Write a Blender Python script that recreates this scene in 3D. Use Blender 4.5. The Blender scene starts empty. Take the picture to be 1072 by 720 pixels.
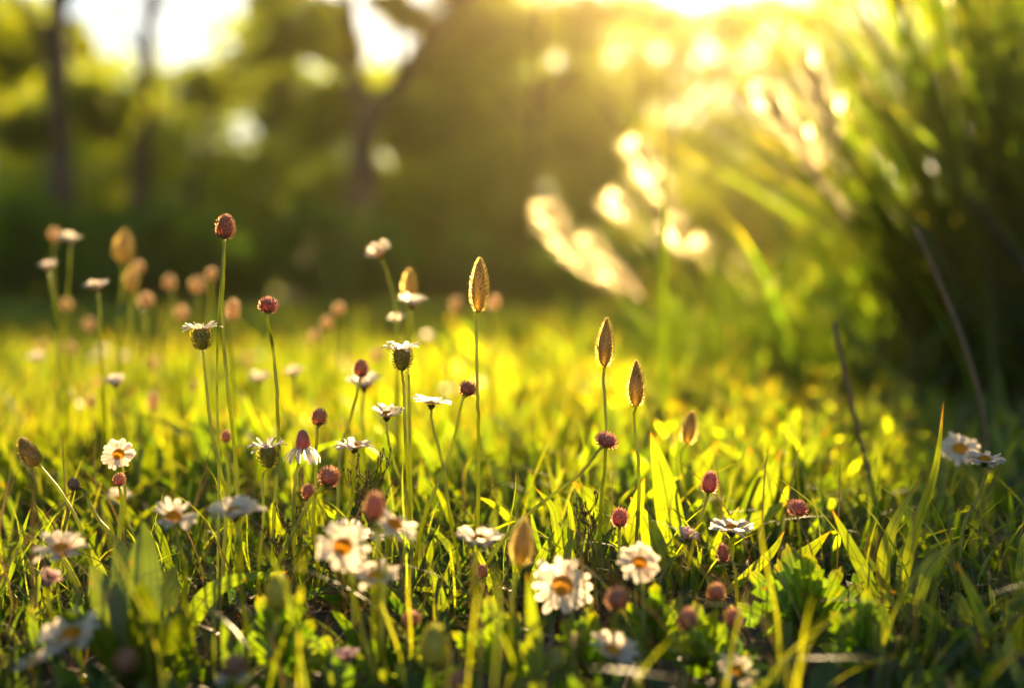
import bpy, math, random
import numpy as np
from mathutils import Vector, Matrix

# ------------------------------------------------------------------ camera, sky, sun, exposure
SC = bpy.context.scene
COL = SC.collection
F = 1072 * 50.0 / 36.0                      # focal length in photo pixels
CAM = Vector((0, 0, 0.18))
TH = math.atan(60 / F)                      # horizon at y = 300
FW = Vector((0, math.cos(TH), -math.sin(TH)))
UP = Vector((0, math.sin(TH), math.cos(TH)))
RT = Vector((1, 0, 0))
FOCUS = 0.75

cd = bpy.data.cameras.new('camera'); cam = bpy.data.objects.new('camera', cd); COL.objects.link(cam)
cam.location = CAM
cam.rotation_euler = (math.pi / 2 - TH, 0, 0)
cd.lens = 50; cd.sensor_width = 36; cd.sensor_fit = 'HORIZONTAL'
cd.clip_start = 0.01; cd.clip_end = 2000
cd.dof.use_dof = True; cd.dof.focus_distance = FOCUS; cd.dof.aperture_fstop = 3.5
SC.camera = cam

def P(px, py, d):
    return CAM + d * (FW + RT * ((px - 536) / F) + UP * ((360 - py) / F))

SUN_DIR = (P(775, -60, 1) - CAM).normalized()
EL = math.asin(SUN_DIR.z); AZ = math.atan2(SUN_DIR.x, SUN_DIR.y)

w = bpy.data.worlds.new('World'); SC.world = w; w.use_nodes = True
nt = w.node_tree; bg = nt.nodes['Background']
sky = nt.nodes.new('ShaderNodeTexSky'); sky.sky_type = 'NISHITA'; sky.sun_disc = False
sky.sun_elevation = EL; sky.sun_rotation = AZ
nt.links.new(sky.outputs[0], bg.inputs[0]); bg.inputs[1].default_value = 0.052; sky.dust_density = 0.4

sl = bpy.data.lights.new('sun', 'SUN'); so = bpy.data.objects.new('sun', sl); COL.objects.link(so)
sl.energy = 5.0; sl.angle = math.radians(0.6); sl.color = (1.0, 0.70, 0.34)
so.rotation_euler = SUN_DIR.to_track_quat('Z', 'Y').to_euler(); so.location = (3, 5, 6)

SC.view_settings.view_transform = 'Standard'; SC.view_settings.look = 'None'
SC.view_settings.gamma = 1; SC.view_settings.exposure = 1.9
cy = SC.cycles
cy.max_bounces = 6; cy.diffuse_bounces = 3; cy.glossy_bounces = 2; cy.transmission_bounces = 3
cy.transparent_max_bounces = 4; cy.volume_bounces = 0
cy.caustics_reflective = False; cy.caustics_refractive = False
cy.use_denoising = True; cy.sample_clamp_indirect = 4
HAZE_DENSITY = 0.001; HAZE_G = 0.82

# ------------------------------------------------------------------ helpers
R = random.Random(7)
NR = np.random.default_rng(11)

def gh(x, y):
    return 0.006 * np.sin(x * 9 + 1.3) * np.cos(y * 7) + 0.008 * np.sin(x * 2.3 + y * 1.7)

class MB:
    """collects verts and faces for one mesh; a = 0..1 along the piece, r = random per piece"""
    def __init__(s): s.v = []; s.f = []; s.a = []; s.r = []; s.c = []
    def add(s, v, f, a=None, r=0.5, c=None):
        o = len(s.v); s.v += [tuple(q) for q in v]; s.f += [tuple(i + o for i in q) for q in f]
        s.a += list(a) if a is not None else [0.0] * len(v); s.r += [r] * len(v); s.c += list(c) if c is not None else [0.0] * len(v)
    def build(s, name, m, parent=None, origin=None, smooth=True):
        o0 = Vector(origin) if origin is not None else Vector((0, 0, 0))
        va = np.array(s.v, dtype=np.float32) - np.array(o0, dtype=np.float32)
        me = bpy.data.meshes.new(name); me.from_pydata(va.tolist(), [], s.f)
        attrs(me, s.a, s.r, s.c); finish(me, m, smooth)
        ob = bpy.data.objects.new(name, me); COL.objects.link(ob)
        if parent: ob.parent = parent
        return ob

def attrs(me, a, r, c=None):
    if c is not None:
        x = me.attributes.new('across', 'FLOAT', 'POINT'); x.data.foreach_set('value', np.asarray(c, dtype=np.float32))
    x = me.attributes.new('along', 'FLOAT', 'POINT'); x.data.foreach_set('value', np.asarray(a, dtype=np.float32))
    x = me.attributes.new('rnd', 'FLOAT', 'POINT'); x.data.foreach_set('value', np.asarray(r, dtype=np.float32))

def finish(me, m, smooth=True):
    me.materials.append(m)
    if smooth: me.polygons.foreach_set('use_smooth', np.ones(len(me.polygons), dtype=bool))
    me.update()

def np_mesh(name, verts, quads, tris, a, r, m, parent=None):
    me = bpy.data.meshes.new(name)
    nq, ntr = len(quads), len(tris)
    me.vertices.add(len(verts)); me.vertices.foreach_set('co', np.asarray(verts, dtype=np.float32).ravel())
    loops = np.concatenate([np.asarray(quads, dtype=np.int32).ravel(), np.asarray(tris, dtype=np.int32).ravel()])
    me.loops.add(len(loops)); me.loops.foreach_set('vertex_index', loops)
    me.polygons.add(nq + ntr)
    ls = np.concatenate([np.arange(nq) * 4, nq * 4 + np.arange(ntr) * 3]).astype(np.int32)
    me.polygons.foreach_set('loop_start', ls)
    me.update(calc_edges=True)
    attrs(me, a, r); finish(me, m)
    ob = bpy.data.objects.new(name, me); COL.objects.link(ob)
    if parent: ob.parent = parent
    return ob

def tag(o, label=None, cat=None, group=None, kind=None):
    if label: o['label'] = label
    if cat: o['category'] = cat
    if group: o['group'] = group
    if kind: o['kind'] = kind
    return o

def empty(name, loc):
    e = bpy.data.objects.new(name, None); COL.objects.link(e); e.location = loc
    e.empty_display_size = 0.02
    return e

def catmull(pts, n=6):
    pts = [Vector(p) for p in pts]
    if len(pts) < 3: return [pts[0].lerp(pts[-1], i / n) for i in range(n + 1)]
    q = [pts[0] * 2 - pts[1]] + pts + [pts[-1] * 2 - pts[-2]]
    out = []
    for i in range(1, len(q) - 2):
        p0, p1, p2, p3 = q[i - 1], q[i], q[i + 1], q[i + 2]
        for k in range(n):
            t = k / n
            out.append(0.5 * ((2 * p1) + (p2 - p0) * t + (2 * p0 - 5 * p1 + 4 * p2 - p3) * t * t + (3 * p1 - p0 - 3 * p2 + p3) * t ** 3))
    return out + [pts[-1]]

def tube(mb, path, r0, r1, sides=7, r=0.5, bumps=0.0):
    n = len(path); v = []; f = []; a = []
    ref = Vector((0.3, -1, 0.2)).normalized()
    for i, p in enumerate(path):
        t = (path[min(i + 1, n - 1)] - path[max(i - 1, 0)])
        t = t.normalized() if t.length > 1e-9 else Vector((0, 0, 1))
        s = t.cross(ref)
        if s.length < 1e-4: s = t.orthogonal()
        s.normalize(); u = s.cross(t)
        k = i / max(n - 1, 1); rad = (r0 + (r1 - r0) * k) * (1 + bumps * R.uniform(-1, 1))
        for j in range(sides):
            an = 2 * math.pi * j / sides
            v.append(p + (s * math.cos(an) + u * math.sin(an)) * rad); a.append(k)
    for i in range(n - 1):
        for j in range(sides):
            f.append((i * sides + j, i * sides + (j + 1) % sides, (i + 1) * sides + (j + 1) % sides, (i + 1) * sides + j))
    f.append(tuple(range(sides))[::-1]); f.append(tuple((n - 1) * sides + j for j in range(sides)))
    mb.add(v, f, a, r)

def frame(N):
    N = N.normalized(); s = N.cross(Vector((0.13, 0.9, 0.31)))
    s.normalize(); return s, N.cross(s), N

# ------------------------------------------------------------------ materials
def new_mat(name):
    m = bpy.data.materials.new(name); m.use_nodes = True; t = m.node_tree
    for n in list(t.nodes): t.nodes.remove(n)
    out = t.nodes.new('ShaderNodeOutputMaterial')
    return m, t, out

def leafy(name, c1, c2, tip=None, tip_start=0.75, trans=(1.3, 1.5, 0.5), tfac=0.5, gloss=0.06, rough=0.4, noise=0.25, nscale=60, root=None, veins=0, forward=0, spots=0):
    """thin plant tissue: per-piece colour, mottling, paler or drier tip, light passing through"""
    m, t, out = new_mat(name); N = t.nodes.new; L = t.links.new
    ar = N('ShaderNodeAttribute'); ar.attribute_name = 'rnd'
    mx = N('ShaderNodeMix'); mx.data_type = 'RGBA'; L(ar.outputs['Fac'], mx.inputs['Factor'])
    mx.inputs['A'].default_value = (*c1, 1); mx.inputs['B'].default_value = (*c2, 1)
    col = mx.outputs['Result']
    aa = N('ShaderNodeAttribute'); aa.attribute_name = 'along'
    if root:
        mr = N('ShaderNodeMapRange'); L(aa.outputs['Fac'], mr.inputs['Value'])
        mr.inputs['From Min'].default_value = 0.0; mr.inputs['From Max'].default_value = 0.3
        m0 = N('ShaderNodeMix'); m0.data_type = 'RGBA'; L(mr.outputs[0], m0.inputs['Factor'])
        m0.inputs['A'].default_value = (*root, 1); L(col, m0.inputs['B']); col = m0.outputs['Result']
    if tip:
        mr = N('ShaderNodeMapRange'); L(aa.outputs['Fac'], mr.inputs['Value'])
        mr.inputs['From Min'].default_value = tip_start; mr.inputs['From Max'].default_value = 1.0
        m2 = N('ShaderNodeMix'); m2.data_type = 'RGBA'; L(mr.outputs[0], m2.inputs['Factor'])
        L(col, m2.inputs['A']); m2.inputs['B'].default_value = (*tip, 1); col = m2.outputs['Result']
    if noise:
        tc = N('ShaderNodeTexCoord'); nz = N('ShaderNodeTexNoise'); nz.inputs['Scale'].default_value = nscale
        nz.inputs['Detail'].default_value = 3; L(tc.outputs['Object'], nz.inputs['Vector'])
        mr = N('ShaderNodeMapRange'); L(nz.outputs['Fac'], mr.inputs['Value'])
        mr.inputs['From Min'].default_value = 0.3; mr.inputs['From Max'].default_value = 0.7
        mr.inputs['To Min'].default_value = 1 - noise; mr.inputs['To Max'].default_value = 1 + noise
        m3 = N('ShaderNodeVectorMath'); m3.operation = 'SCALE'; L(col, m3.inputs[0]); L(mr.outputs[0], m3.inputs['Scale'])
        col = m3.outputs[0]
    if spots:
        tc2 = N('ShaderNodeTexCoord'); n2 = N('ShaderNodeTexNoise'); n2.inputs['Scale'].default_value = 150; n2.inputs['Detail'].default_value = 4
        L(tc2.outputs['Object'], n2.inputs['Vector'])
        mr = N('ShaderNodeMapRange'); L(n2.outputs['Fac'], mr.inputs['Value']); mr.inputs['From Min'].default_value = spots; mr.inputs['From Max'].default_value = spots + 0.05
        m5 = N('ShaderNodeMix'); m5.data_type = 'RGBA'; L(mr.outputs[0], m5.inputs['Factor']); L(col, m5.inputs['A']); m5.inputs['B'].default_value = (0.11, 0.06, 0.02, 1); col = m5.outputs['Result']
    if veins:
        ac = N('ShaderNodeAttribute'); ac.attribute_name = 'across'
        fr = N('ShaderNodeMath'); fr.operation = 'MULTIPLY'; L(ac.outputs['Fac'], fr.inputs[0]); fr.inputs[1].default_value = veins
        sn = N('ShaderNodeMath'); sn.operation = 'SINE'; L(fr.outputs[0], sn.inputs[0])
        mr = N('ShaderNodeMapRange'); L(sn.outputs[0], mr.inputs['Value']); mr.inputs['From Min'].default_value = -1
        mr.inputs['To Min'].default_value = 0.72; mr.inputs['To Max'].default_value = 1.1
        ab = N('ShaderNodeMath'); ab.operation = 'ABSOLUTE'; L(ac.outputs['Fac'], ab.inputs[0])
        rib = N('ShaderNodeMapRange'); L(ab.outputs[0], rib.inputs['Value']); rib.inputs['From Min'].default_value = 0.05; rib.inputs['From Max'].default_value = 0.16
        rib.inputs['To Min'].default_value = 0.6; rib.inputs['To Max'].default_value = 1
        mm = N('ShaderNodeMath'); mm.operation = 'MULTIPLY'; L(mr.outputs[0], mm.inputs[0]); L(rib.outputs[0], mm.inputs[1])
        m4 = N('ShaderNodeVectorMath'); m4.operation = 'SCALE'; L(col, m4.inputs[0]); L(mm.outputs[0], m4.inputs['Scale']); col = m4.outputs[0]
    df = N('ShaderNodeBsdfDiffuse'); L(col, df.inputs['Color'])
    res = df.outputs[0]
    if tfac:
        ml = N('ShaderNodeVectorMath'); ml.operation = 'MULTIPLY'; L(col, ml.inputs[0]); ml.inputs[1].default_value = trans
        tl = N('ShaderNodeBsdfTranslucent'); L(ml.outputs[0], tl.inputs['Color'])
        ms = N('ShaderNodeMixShader'); ms.inputs[0].default_value = tfac; L(res, ms.inputs[1]); L(tl.outputs[0], ms.inputs[2]); res = ms.outputs[0]
    if forward:
        rf = N('ShaderNodeBsdfRefraction'); rf.inputs['IOR'].default_value = 1.3; rf.inputs['Roughness'].default_value = 0.65
        L(ml.outputs[0], rf.inputs['Color'])
        ms = N('ShaderNodeMixShader'); ms.inputs[0].default_value = forward; L(res, ms.inputs[1]); L(rf.outputs[0], ms.inputs[2]); res = ms.outputs[0]
    if gloss:
        gl = N('ShaderNodeBsdfGlossy'); gl.inputs['Roughness'].default_value = rough
        ms = N('ShaderNodeMixShader'); ms.inputs[0].default_value = gloss; L(res, ms.inputs[1]); L(gl.outputs[0], ms.inputs[2]); res = ms.outputs[0]
    L(res, out.inputs['Surface'])
    return m

def solid(name, c1, c2, scale=20, rough=0.8, bump=0.3, detail=6):
    m, t, out = new_mat(name); N = t.nodes.new; L = t.links.new
    tc = N('ShaderNodeTexCoord'); nz = N('ShaderNodeTexNoise'); nz.inputs['Scale'].default_value = scale; nz.inputs['Detail'].default_value = detail
    L(tc.outputs['Object'], nz.inputs['Vector'])
    rp = N('ShaderNodeValToRGB'); L(nz.outputs['Fac'], rp.inputs[0])
    rp.color_ramp.elements[0].position = 0.3; rp.color_ramp.elements[1].position = 0.7
    rp.color_ramp.elements[0].color = (*c1, 1); rp.color_ramp.elements[1].color = (*c2, 1)
    b = N('ShaderNodeBsdfPrincipled'); b.inputs['Roughness'].default_value = rough; L(rp.outputs[0], b.inputs['Base Color'])
    bp = N('ShaderNodeBump'); bp.inputs['Strength'].default_value = bump; bp.inputs['Distance'].default_value = 0.01
    L(nz.outputs['Fac'], bp.inputs['Height']); L(bp.outputs[0], b.inputs['Normal'])
    L(b.outputs[0], out.inputs['Surface'])
    return m

GT = (5.6, 4.6, 0.32)
M = dict(
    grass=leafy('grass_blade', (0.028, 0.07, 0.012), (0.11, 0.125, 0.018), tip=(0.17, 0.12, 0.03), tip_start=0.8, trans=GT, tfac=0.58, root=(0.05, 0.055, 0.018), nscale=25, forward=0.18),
    broad=leafy('broad_blade', (0.05, 0.10, 0.015), (0.085, 0.12, 0.016), tip=(0.20, 0.11, 0.03), tip_start=0.93, trans=GT, tfac=0.55, gloss=0.035, rough=0.5, nscale=70, veins=26, forward=0.12, spots=0.66),
    shade_grass=leafy('shade_grass_blade', (0.022, 0.058, 0.012), (0.06, 0.09, 0.016), tip=(0.13, 0.11, 0.03), tip_start=0.8, trans=(4.4, 4.2, 0.4), tfac=0.5, gloss=0.03, root=(0.05, 0.05, 0.018), nscale=25),  # darker copy of the grass, with shade put into its colour
    bright_blade=leafy('sunlit_blade', (0.07, 0.115, 0.014), (0.085, 0.12, 0.015), tip=(0.20, 0.09, 0.03), tip_start=0.86, trans=(6.2, 5.0, 0.3), tfac=0.62, gloss=0.03, rough=0.5, nscale=60, veins=26, forward=0.1, spots=0.72),  # brighter copy of broad, with sunlight put into its colour
    straw=leafy('dry_straw', (0.14, 0.09, 0.035), (0.23, 0.165, 0.07), trans=(1.1, 1.0, 0.7), tfac=0.25, gloss=0.01),
    brown=leafy('dead_leaf', (0.07, 0.035, 0.015), (0.16, 0.07, 0.025), trans=(1.3, 1, 0.6), tfac=0.3),
    ground_leaf=leafy('ground_leaf', (0.03, 0.07, 0.012), (0.06, 0.10, 0.016), trans=(3.6, 3.6, 0.4), tfac=0.5, gloss=0.03, rough=0.5),
    serrated=leafy('serrated_leaf', (0.032, 0.075, 0.011), (0.055, 0.095, 0.013), tip=(0.09, 0.10, 0.02), trans=(7, 5.8, 0.3), tfac=0.6, gloss=0.03, nscale=90, veins=9, forward=0.12, spots=0.68),
    big_leaf=leafy('plantain_leaf', (0.026, 0.05, 0.009), (0.045, 0.07, 0.011), trans=(4.6, 3.9, 0.3), tfac=0.5, gloss=0.05, nscale=60, veins=22, spots=0.64),
    stem=leafy('stem', (0.10, 0.15, 0.018), (0.15, 0.17, 0.02), trans=(4.5, 3.8, 0.5), tfac=0.55, gloss=0.05, rough=0.3),
    brown_stem=leafy('dead_stem', (0.13, 0.075, 0.03), (0.19, 0.11, 0.045), trans=(1.2, 1, 0.6), tfac=0.2),
    petal=leafy('white_petal', (0.88, 0.83, 0.74), (0.86, 0.74, 0.67), trans=(1.15, 1.13, 1.02), tfac=0.58, forward=0.15, gloss=0.02, noise=0.05),
    petal_pink=leafy('pink_petal', (0.70, 0.36, 0.36), (0.78, 0.52, 0.50), tip=(0.85, 0.72, 0.68), tip_start=0.6, trans=(1, 0.9, 0.8), tfac=0.4, gloss=0.02, noise=0.05),
    disc=leafy('yellow_disc', (0.95, 0.44, 0.012), (0.95, 0.60, 0.03), trans=(1.05, 1.0, 0.5), tfac=0.6, forward=0.2, gloss=0.02, noise=0.1),
    disc_pale=leafy('pink_disc', (0.95, 0.50, 0.06), (0.95, 0.64, 0.10), trans=(1.05, 1, 0.6), tfac=0.6, forward=0.2, gloss=0.02, noise=0.1),
    calyx=leafy('calyx_scale', (0.16, 0.175, 0.05), (0.26, 0.24, 0.075), tip=(0.62, 0.52, 0.24), tip_start=0.45, trans=(1.6, 1.5, 0.6), tfac=0.5, forward=0.12),
    sepal=leafy('green_sepal', (0.07, 0.10, 0.02), (0.12, 0.11, 0.03), tip=(0.22, 0.13, 0.06), trans=(1.8, 1.6, 0.5), tfac=0.4),
    seed=leafy('plantain_scale', (0.32, 0.27, 0.10), (0.50, 0.42, 0.17), tip=(0.88, 0.78, 0.48), tip_start=0.45, trans=(1.5, 1.3, 0.8), tfac=0.58, forward=0.2),
    bud_red=leafy('bud_floret', (0.38, 0.14, 0.12), (0.56, 0.29, 0.24), tip=(0.86, 0.66, 0.58), tip_start=0.4, trans=(1.5, 1.1, 0.9), tfac=0.5, forward=0.18),
    bud_brown=leafy('brown_bud_floret', (0.36, 0.18, 0.13), (0.50, 0.31, 0.22), tip=(0.80, 0.62, 0.50), tip_start=0.4, trans=(1.4, 1.1, 0.7), tfac=0.5, forward=0.18),
    bud_tan=leafy('tan_bud_floret', (0.56, 0.40, 0.24), (0.76, 0.62, 0.42), tip=(0.88, 0.78, 0.60), tip_start=0.3, trans=(1.3, 1.2, 0.9), tfac=0.6, forward=0.12),
    bud_green=leafy('green_bud_scale', (0.16, 0.20, 0.05), (0.24, 0.24, 0.07), tip=(0.34, 0.22, 0.10), trans=(2.6, 2.4, 0.5), tfac=0.5),
    plume=leafy('seed_plume', (0.72, 0.62, 0.40), (0.80, 0.71, 0.50), trans=(1.2, 1.2, 1.1), tfac=0.7, gloss=0.02, forward=0.12),
    reed=leafy('tall_grass_leaf', (0.022, 0.042, 0.010), (0.06, 0.085, 0.016), tip=(0.14, 0.10, 0.03), tip_start=0.8, trans=(3.6, 3.8, 0.35), tfac=0.5, gloss=0.03, forward=0.05),
    crown=leafy('tree_leaf', (0.05, 0.085, 0.012), (0.10, 0.12, 0.015), trans=(6.2, 5.3, 0.4), tfac=0.66, gloss=0.03, noise=0),
    wood_leaf=leafy('woodland_leaf', (0.06, 0.095, 0.012), (0.10, 0.125, 0.015), trans=(6.2, 5.6, 0.4), tfac=0.72, gloss=0.02, noise=0),
    hedge=leafy('shrub_leaf', (0.028, 0.085, 0.012), (0.055, 0.12, 0.016), trans=(6, 5.0, 0.4), tfac=0.55, forward=0.1, gloss=0.03, noise=0),
    bark=solid('bark', (0.035, 0.024, 0.017), (0.10, 0.075, 0.055), 14, 0.9, 0.6),
    soil=solid('soil', (0.022, 0.022, 0.009), (0.06, 0.05, 0.022), 45, 0.95, 0.6),
)

# ------------------------------------------------------------------ ground
def ground():
    xs = np.concatenate([-np.geomspace(150, 1.2, 22), np.linspace(-1.1, 1.1, 90), np.geomspace(1.2, 150, 22)])
    ys = np.concatenate([-np.geomspace(60, 0.1, 12), np.linspace(0, 2.2, 90), np.geomspace(2.3, 400, 40)])
    X, Y = np.meshgrid(xs, ys); Z = gh(X, Y) - 0.002
    n, mm = X.shape
    idx = np.arange(n * mm).reshape(n, mm)
    q = np.stack([idx[:-1, :-1], idx[:-1, 1:], idx[1:, 1:], idx[1:, :-1]], -1).reshape(-1, 4)
    v = np.stack([X, Y, Z], -1).reshape(-1, 3)
    g = np_mesh('ground', v, q, np.zeros((0, 3), int), np.zeros(len(v)), np.zeros(len(v)), M['soil'])
    tag(g, 'dark soil and thatch under the meadow grass', 'ground', kind='structure')
ground()

# ------------------------------------------------------------------ grass (stuff)
def blades(name, xy, h, wd, lean, nseg, m, az=None, fold=0.0, zoff=0.0, parent=None, prof=1.6, face_cam=0.0, rnd=None):
    n = len(xy); lean = np.minimum(lean, 1.25)
    if az is None: az = NR.uniform(0, 2 * np.pi, n)
    t = np.linspace(0, 1, nseg + 1)[None, :]
    ld = np.stack([np.cos(az), np.sin(az)], -1)
    dx = (lean * h)[:, None] * (0.25 * t + 0.75 * t ** 2.2)
    dz = h[:, None] * (t - 0.35 * np.minimum(lean, 1.6)[:, None] * t ** 2.4)
    wob = NR.normal(0, 0.03, (n, 1)) * h[:, None] * np.sin(t * 5)
    fa = az + np.pi / 2 + NR.normal(0, 0.7, n)
    if face_cam: fa = np.where(NR.random(n) < face_cam, NR.normal(0, 0.6, n), fa)
    tw = NR.normal(0, 0.5, n)[:, None] * t
    sx, sy = np.cos(fa[:, None] + tw), np.sin(fa[:, None] + tw)
    z0 = gh(xy[:, 0], xy[:, 1]) + zoff
    cx = xy[:, 0, None] + ld[:, 0, None] * dx + wob * ld[:, 1, None]
    cyy = xy[:, 1, None] + ld[:, 1, None] * dx - wob * ld[:, 0, None]
    cz = z0[:, None] + np.maximum(dz, -0.002) - 0.003
    hw = 0.5 * wd[:, None] * np.clip((0.55 + 0.9 * t) * (1 - t ** prof) , 0, 1)
    hw[:, -1] = 0
    Lv = np.stack([cx - sx * hw, cyy - sy * hw, cz], -1)
    Rv = np.stack([cx + sx * hw, cyy + sy * hw, cz], -1)
    body = np.stack([Lv[:, :-1], Rv[:, :-1]], 2).reshape(n, -1, 3)
    tip = Lv[:, -1:]
    V = np.concatenate([body, tip], 1)
    k = 2 * nseg + 1
    base = (np.arange(n) * k)[:, None]
    q = []
    for i in range(nseg - 1):
        q.append(np.stack([base[:, 0] + 2 * i, base[:, 0] + 2 * i + 1, base[:, 0] + 2 * i + 3, base[:, 0] + 2 * i + 2], -1))
    q = np.concatenate(q) if q else np.zeros((0, 4), int)
    tr = np.stack([base[:, 0] + 2 * nseg - 2, base[:, 0] + 2 * nseg - 1, base[:, 0] + 2 * nseg], -1)
    a = np.concatenate([np.repeat(t[0, :-1], 2), [1.0]]); a = np.tile(a, n)
    rr = np.repeat(NR.random(n) if rnd is None else rnd, k)
    o = np_mesh(name, V.reshape(-1, 3), q, tr, a, rr, m, parent)
    cc = np.tile(np.concatenate([np.tile([-1.0, 1.0], nseg), [0.0]]), n).astype(np.float32)
    x = o.data.attributes.new('across', 'FLOAT', 'POINT'); x.data.foreach_set('value', cc)
    return o

def scatter(n, d0, d1, margin=0.25, power=1.0):
    d = d0 + (d1 - d0) * NR.random(n) ** power
    # width of the view at that distance
    hw = 0.36 * d + margin
    x = NR.uniform(-1, 1, n) * hw
    return np.stack([x, d], -1)

def clump_noise(xy, s):
    return 0.5 + 0.25 * np.sin(xy[:, 0] * 13 * s + 2 * np.sin(xy[:, 1] * 9 * s)) + 0.25 * np.cos(xy[:, 1] * 11 * s + 1.7 * np.sin(xy[:, 0] * 7 * s))

LEAFY = [(842, .69, .036), (905, .635, .02), (690, .64, .024), (735, .635, .022), (300, .63, .026), (520, .63, .022), (610, .64, .02), (170, .63, .02), (140, .63, .03)]
def clear(xy, k=1.0):
    keep = np.ones(len(xy), bool)
    for px, d, rad in LEAFY:
        x = (px - 536) / F * d
        dy = xy[:, 1] - d - .03
        keep &= ((xy[:, 0] - x - dy * .16) ** 2 + (dy / 3.0) ** 2) > (rad * k) ** 2
    return xy[keep]

def grass():
    xy = clear(scatter(13000, 0.40, 1.25), 1.25); c = clump_noise(xy, 1.0)
    n = len(xy); h = NR.uniform(0.022, 0.058, n) * (0.6 + 0.6 * c) * np.clip(0.34 + (xy[:, 1] - 0.55) * 2.4, 0.34, 1.05)
    tag(blades('meadow_grass', xy, h, NR.uniform(0.0012, 0.0028, n), NR.gamma(2, 0.3, n), 6, M['shade_grass'], rnd=np.clip(c * .7 + NR.random(n) * .5 - .1, 0, 1)),
        'fine green meadow grass between the flowers', 'grass', kind='stuff')
    xy = clear(scatter(2500, 0.5, 1.25), 1.2); n = len(xy)
    tag(blades('meadow_grass', xy, NR.uniform(0.03, 0.07, n) * np.clip(0.42 + (xy[:, 1] - 0.55) * 1.9, 0.42, 1), NR.uniform(0.004, 0.0085, n), NR.gamma(2, 0.28, n), 7, M['broad'], prof=2.4, face_cam=0.5),
        'broad soft grass leaves scattered through the meadow', 'grass', kind='stuff')
    xy = scatter(27000, 1.2, 4.2, 0.35, 1.35); n = len(xy); c = clump_noise(xy, 0.6)
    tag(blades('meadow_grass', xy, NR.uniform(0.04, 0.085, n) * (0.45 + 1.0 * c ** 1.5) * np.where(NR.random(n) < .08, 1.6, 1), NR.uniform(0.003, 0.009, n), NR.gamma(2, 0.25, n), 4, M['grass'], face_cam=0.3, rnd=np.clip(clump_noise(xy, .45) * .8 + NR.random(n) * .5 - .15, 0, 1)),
        'blurred sunlit grass in the middle of the meadow', 'grass', kind='stuff')
    xy = scatter(3200, 1.0, 3.4, 0.3, 1.2); n = len(xy); c = clump_noise(xy + .4, 0.7)
    tag(blades('meadow_grass', xy, NR.uniform(0.05, 0.10, n) * (0.6 + 0.6 * c), NR.uniform(0.008, 0.016, n), NR.gamma(2, 0.22, n), 5, M['broad'], face_cam=0.6, prof=2.6),
        'broad blurred leaves standing in the middle of the meadow', 'grass', kind='stuff')
    xy = scatter(30000, 3.6, 15, 0.8, 1.4); n = len(xy)
    tag(blades('meadow_grass', xy, NR.uniform(0.06, 0.13, n), NR.uniform(0.012, 0.03, n), NR.gamma(2, 0.2, n), 3, M['shade_grass'], face_cam=0.3),  # shade under the trees painted in through the darker material
        'far grass running back to the trees', 'grass', kind='stuff')
    xy = clear(scatter(700, 0.5, 1.1)); n = len(xy)
    tag(blades('fine_stems', xy, NR.uniform(0.05, 0.10, n), NR.uniform(0.0008, 0.0013, n), NR.gamma(2, 0.4, n), 8, M['stem'], prof=6),
        'thin green wiry stems crossing each other in the grass', 'fine stems', kind='stuff')
    xy = scatter(500, 0.55, 1.1); n = len(xy)
    tag(blades('dry_grass', xy, NR.uniform(0.06, 0.11, n), NR.uniform(0.0007, 0.0012, n), NR.gamma(2, 0.5, n), 8, M['straw'], prof=6),
        'long pale dry stalks leaning over the grass', 'dry grass', kind='stuff')
    # dry stalks and thatch near the ground
    xy = scatter(3300, 0.6, 1.2); n = len(xy)
    tag(blades('dry_grass', xy, NR.uniform(0.025, 0.065, n), NR.uniform(0.0006, 0.0012, n), NR.uniform(0.4, 1.8, n), 6, M['straw']),
        'dry straw coloured stalks tangled low in the grass', 'dry grass', kind='stuff')
    xy = scatter(1500, 0.42, 1.2); n = len(xy)
    tag(blades('dead_leaves', xy, NR.uniform(0.012, 0.03, n), NR.uniform(0.003, 0.007, n), NR.uniform(0.8, 2.0, n), 4, M['brown'], prof=3),
        'brown dead leaves and seed husks in the grass', 'dead leaves', kind='stuff')
    xy = clear(scatter(2600, 0.42, 1.3), .8); n = len(xy)
    tag(blades('ground_cover', xy, NR.uniform(0.012, 0.035, n), NR.uniform(0.006, 0.013, n), NR.uniform(0.3, 1.4, n), 5, M['ground_leaf'], prof=4, face_cam=0.4),
        'small oval green leaves covering the ground', 'ground cover', kind='stuff')
grass()

# ------------------------------------------------------------------ leaf masses
def leaf_cards(centres, radii, counts, size, flat=0.8):
    cs = np.repeat(np.asarray(centres), counts, 0); rs = np.repeat(np.asarray(radii), counts)
    n = len(cs)
    u = NR.normal(0, 1, (n, 3)); u /= np.linalg.norm(u, axis=1)[:, None]
    p = cs + u * (rs * NR.random(n) ** 0.45)[:, None] * np.array([1, 1, flat])
    a = NR.normal(0, 1, (n, 3)); a[:, 2] -= 0.5; a /= np.linalg.norm(a, axis=1)[:, None]
    b = np.cross(a, NR.normal(0, 1, (n, 3))); b /= np.linalg.norm(b, axis=1)[:, None]
    nn = np.cross(a, b)
    s = size * NR.uniform(0.6, 1.3, n)[:, None]
    V = np.stack([p - a * s, p + b * s * 0.45 + nn * s * 0.12, p + a * s, p - b * s * 0.45 + nn * s * 0.12], 1)
    i = np.arange(n) * 4
    tr = np.concatenate([np.stack([i, i + 1, i + 2], -1), np.stack([i, i + 2, i + 3], -1)])
    return V.reshape(-1, 3), tr, np.tile([0, 0.5, 1, 0.5], n), np.repeat(NR.random(n), 4)

def crown_obj(name, centres, radii, per, size, m, root):
    V, tr, a, r = leaf_cards(centres, radii, per, size)
    return np_mesh(name, V - np.array(root.location), np.zeros((0, 4), int), tr, a, r, m, root)

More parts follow.
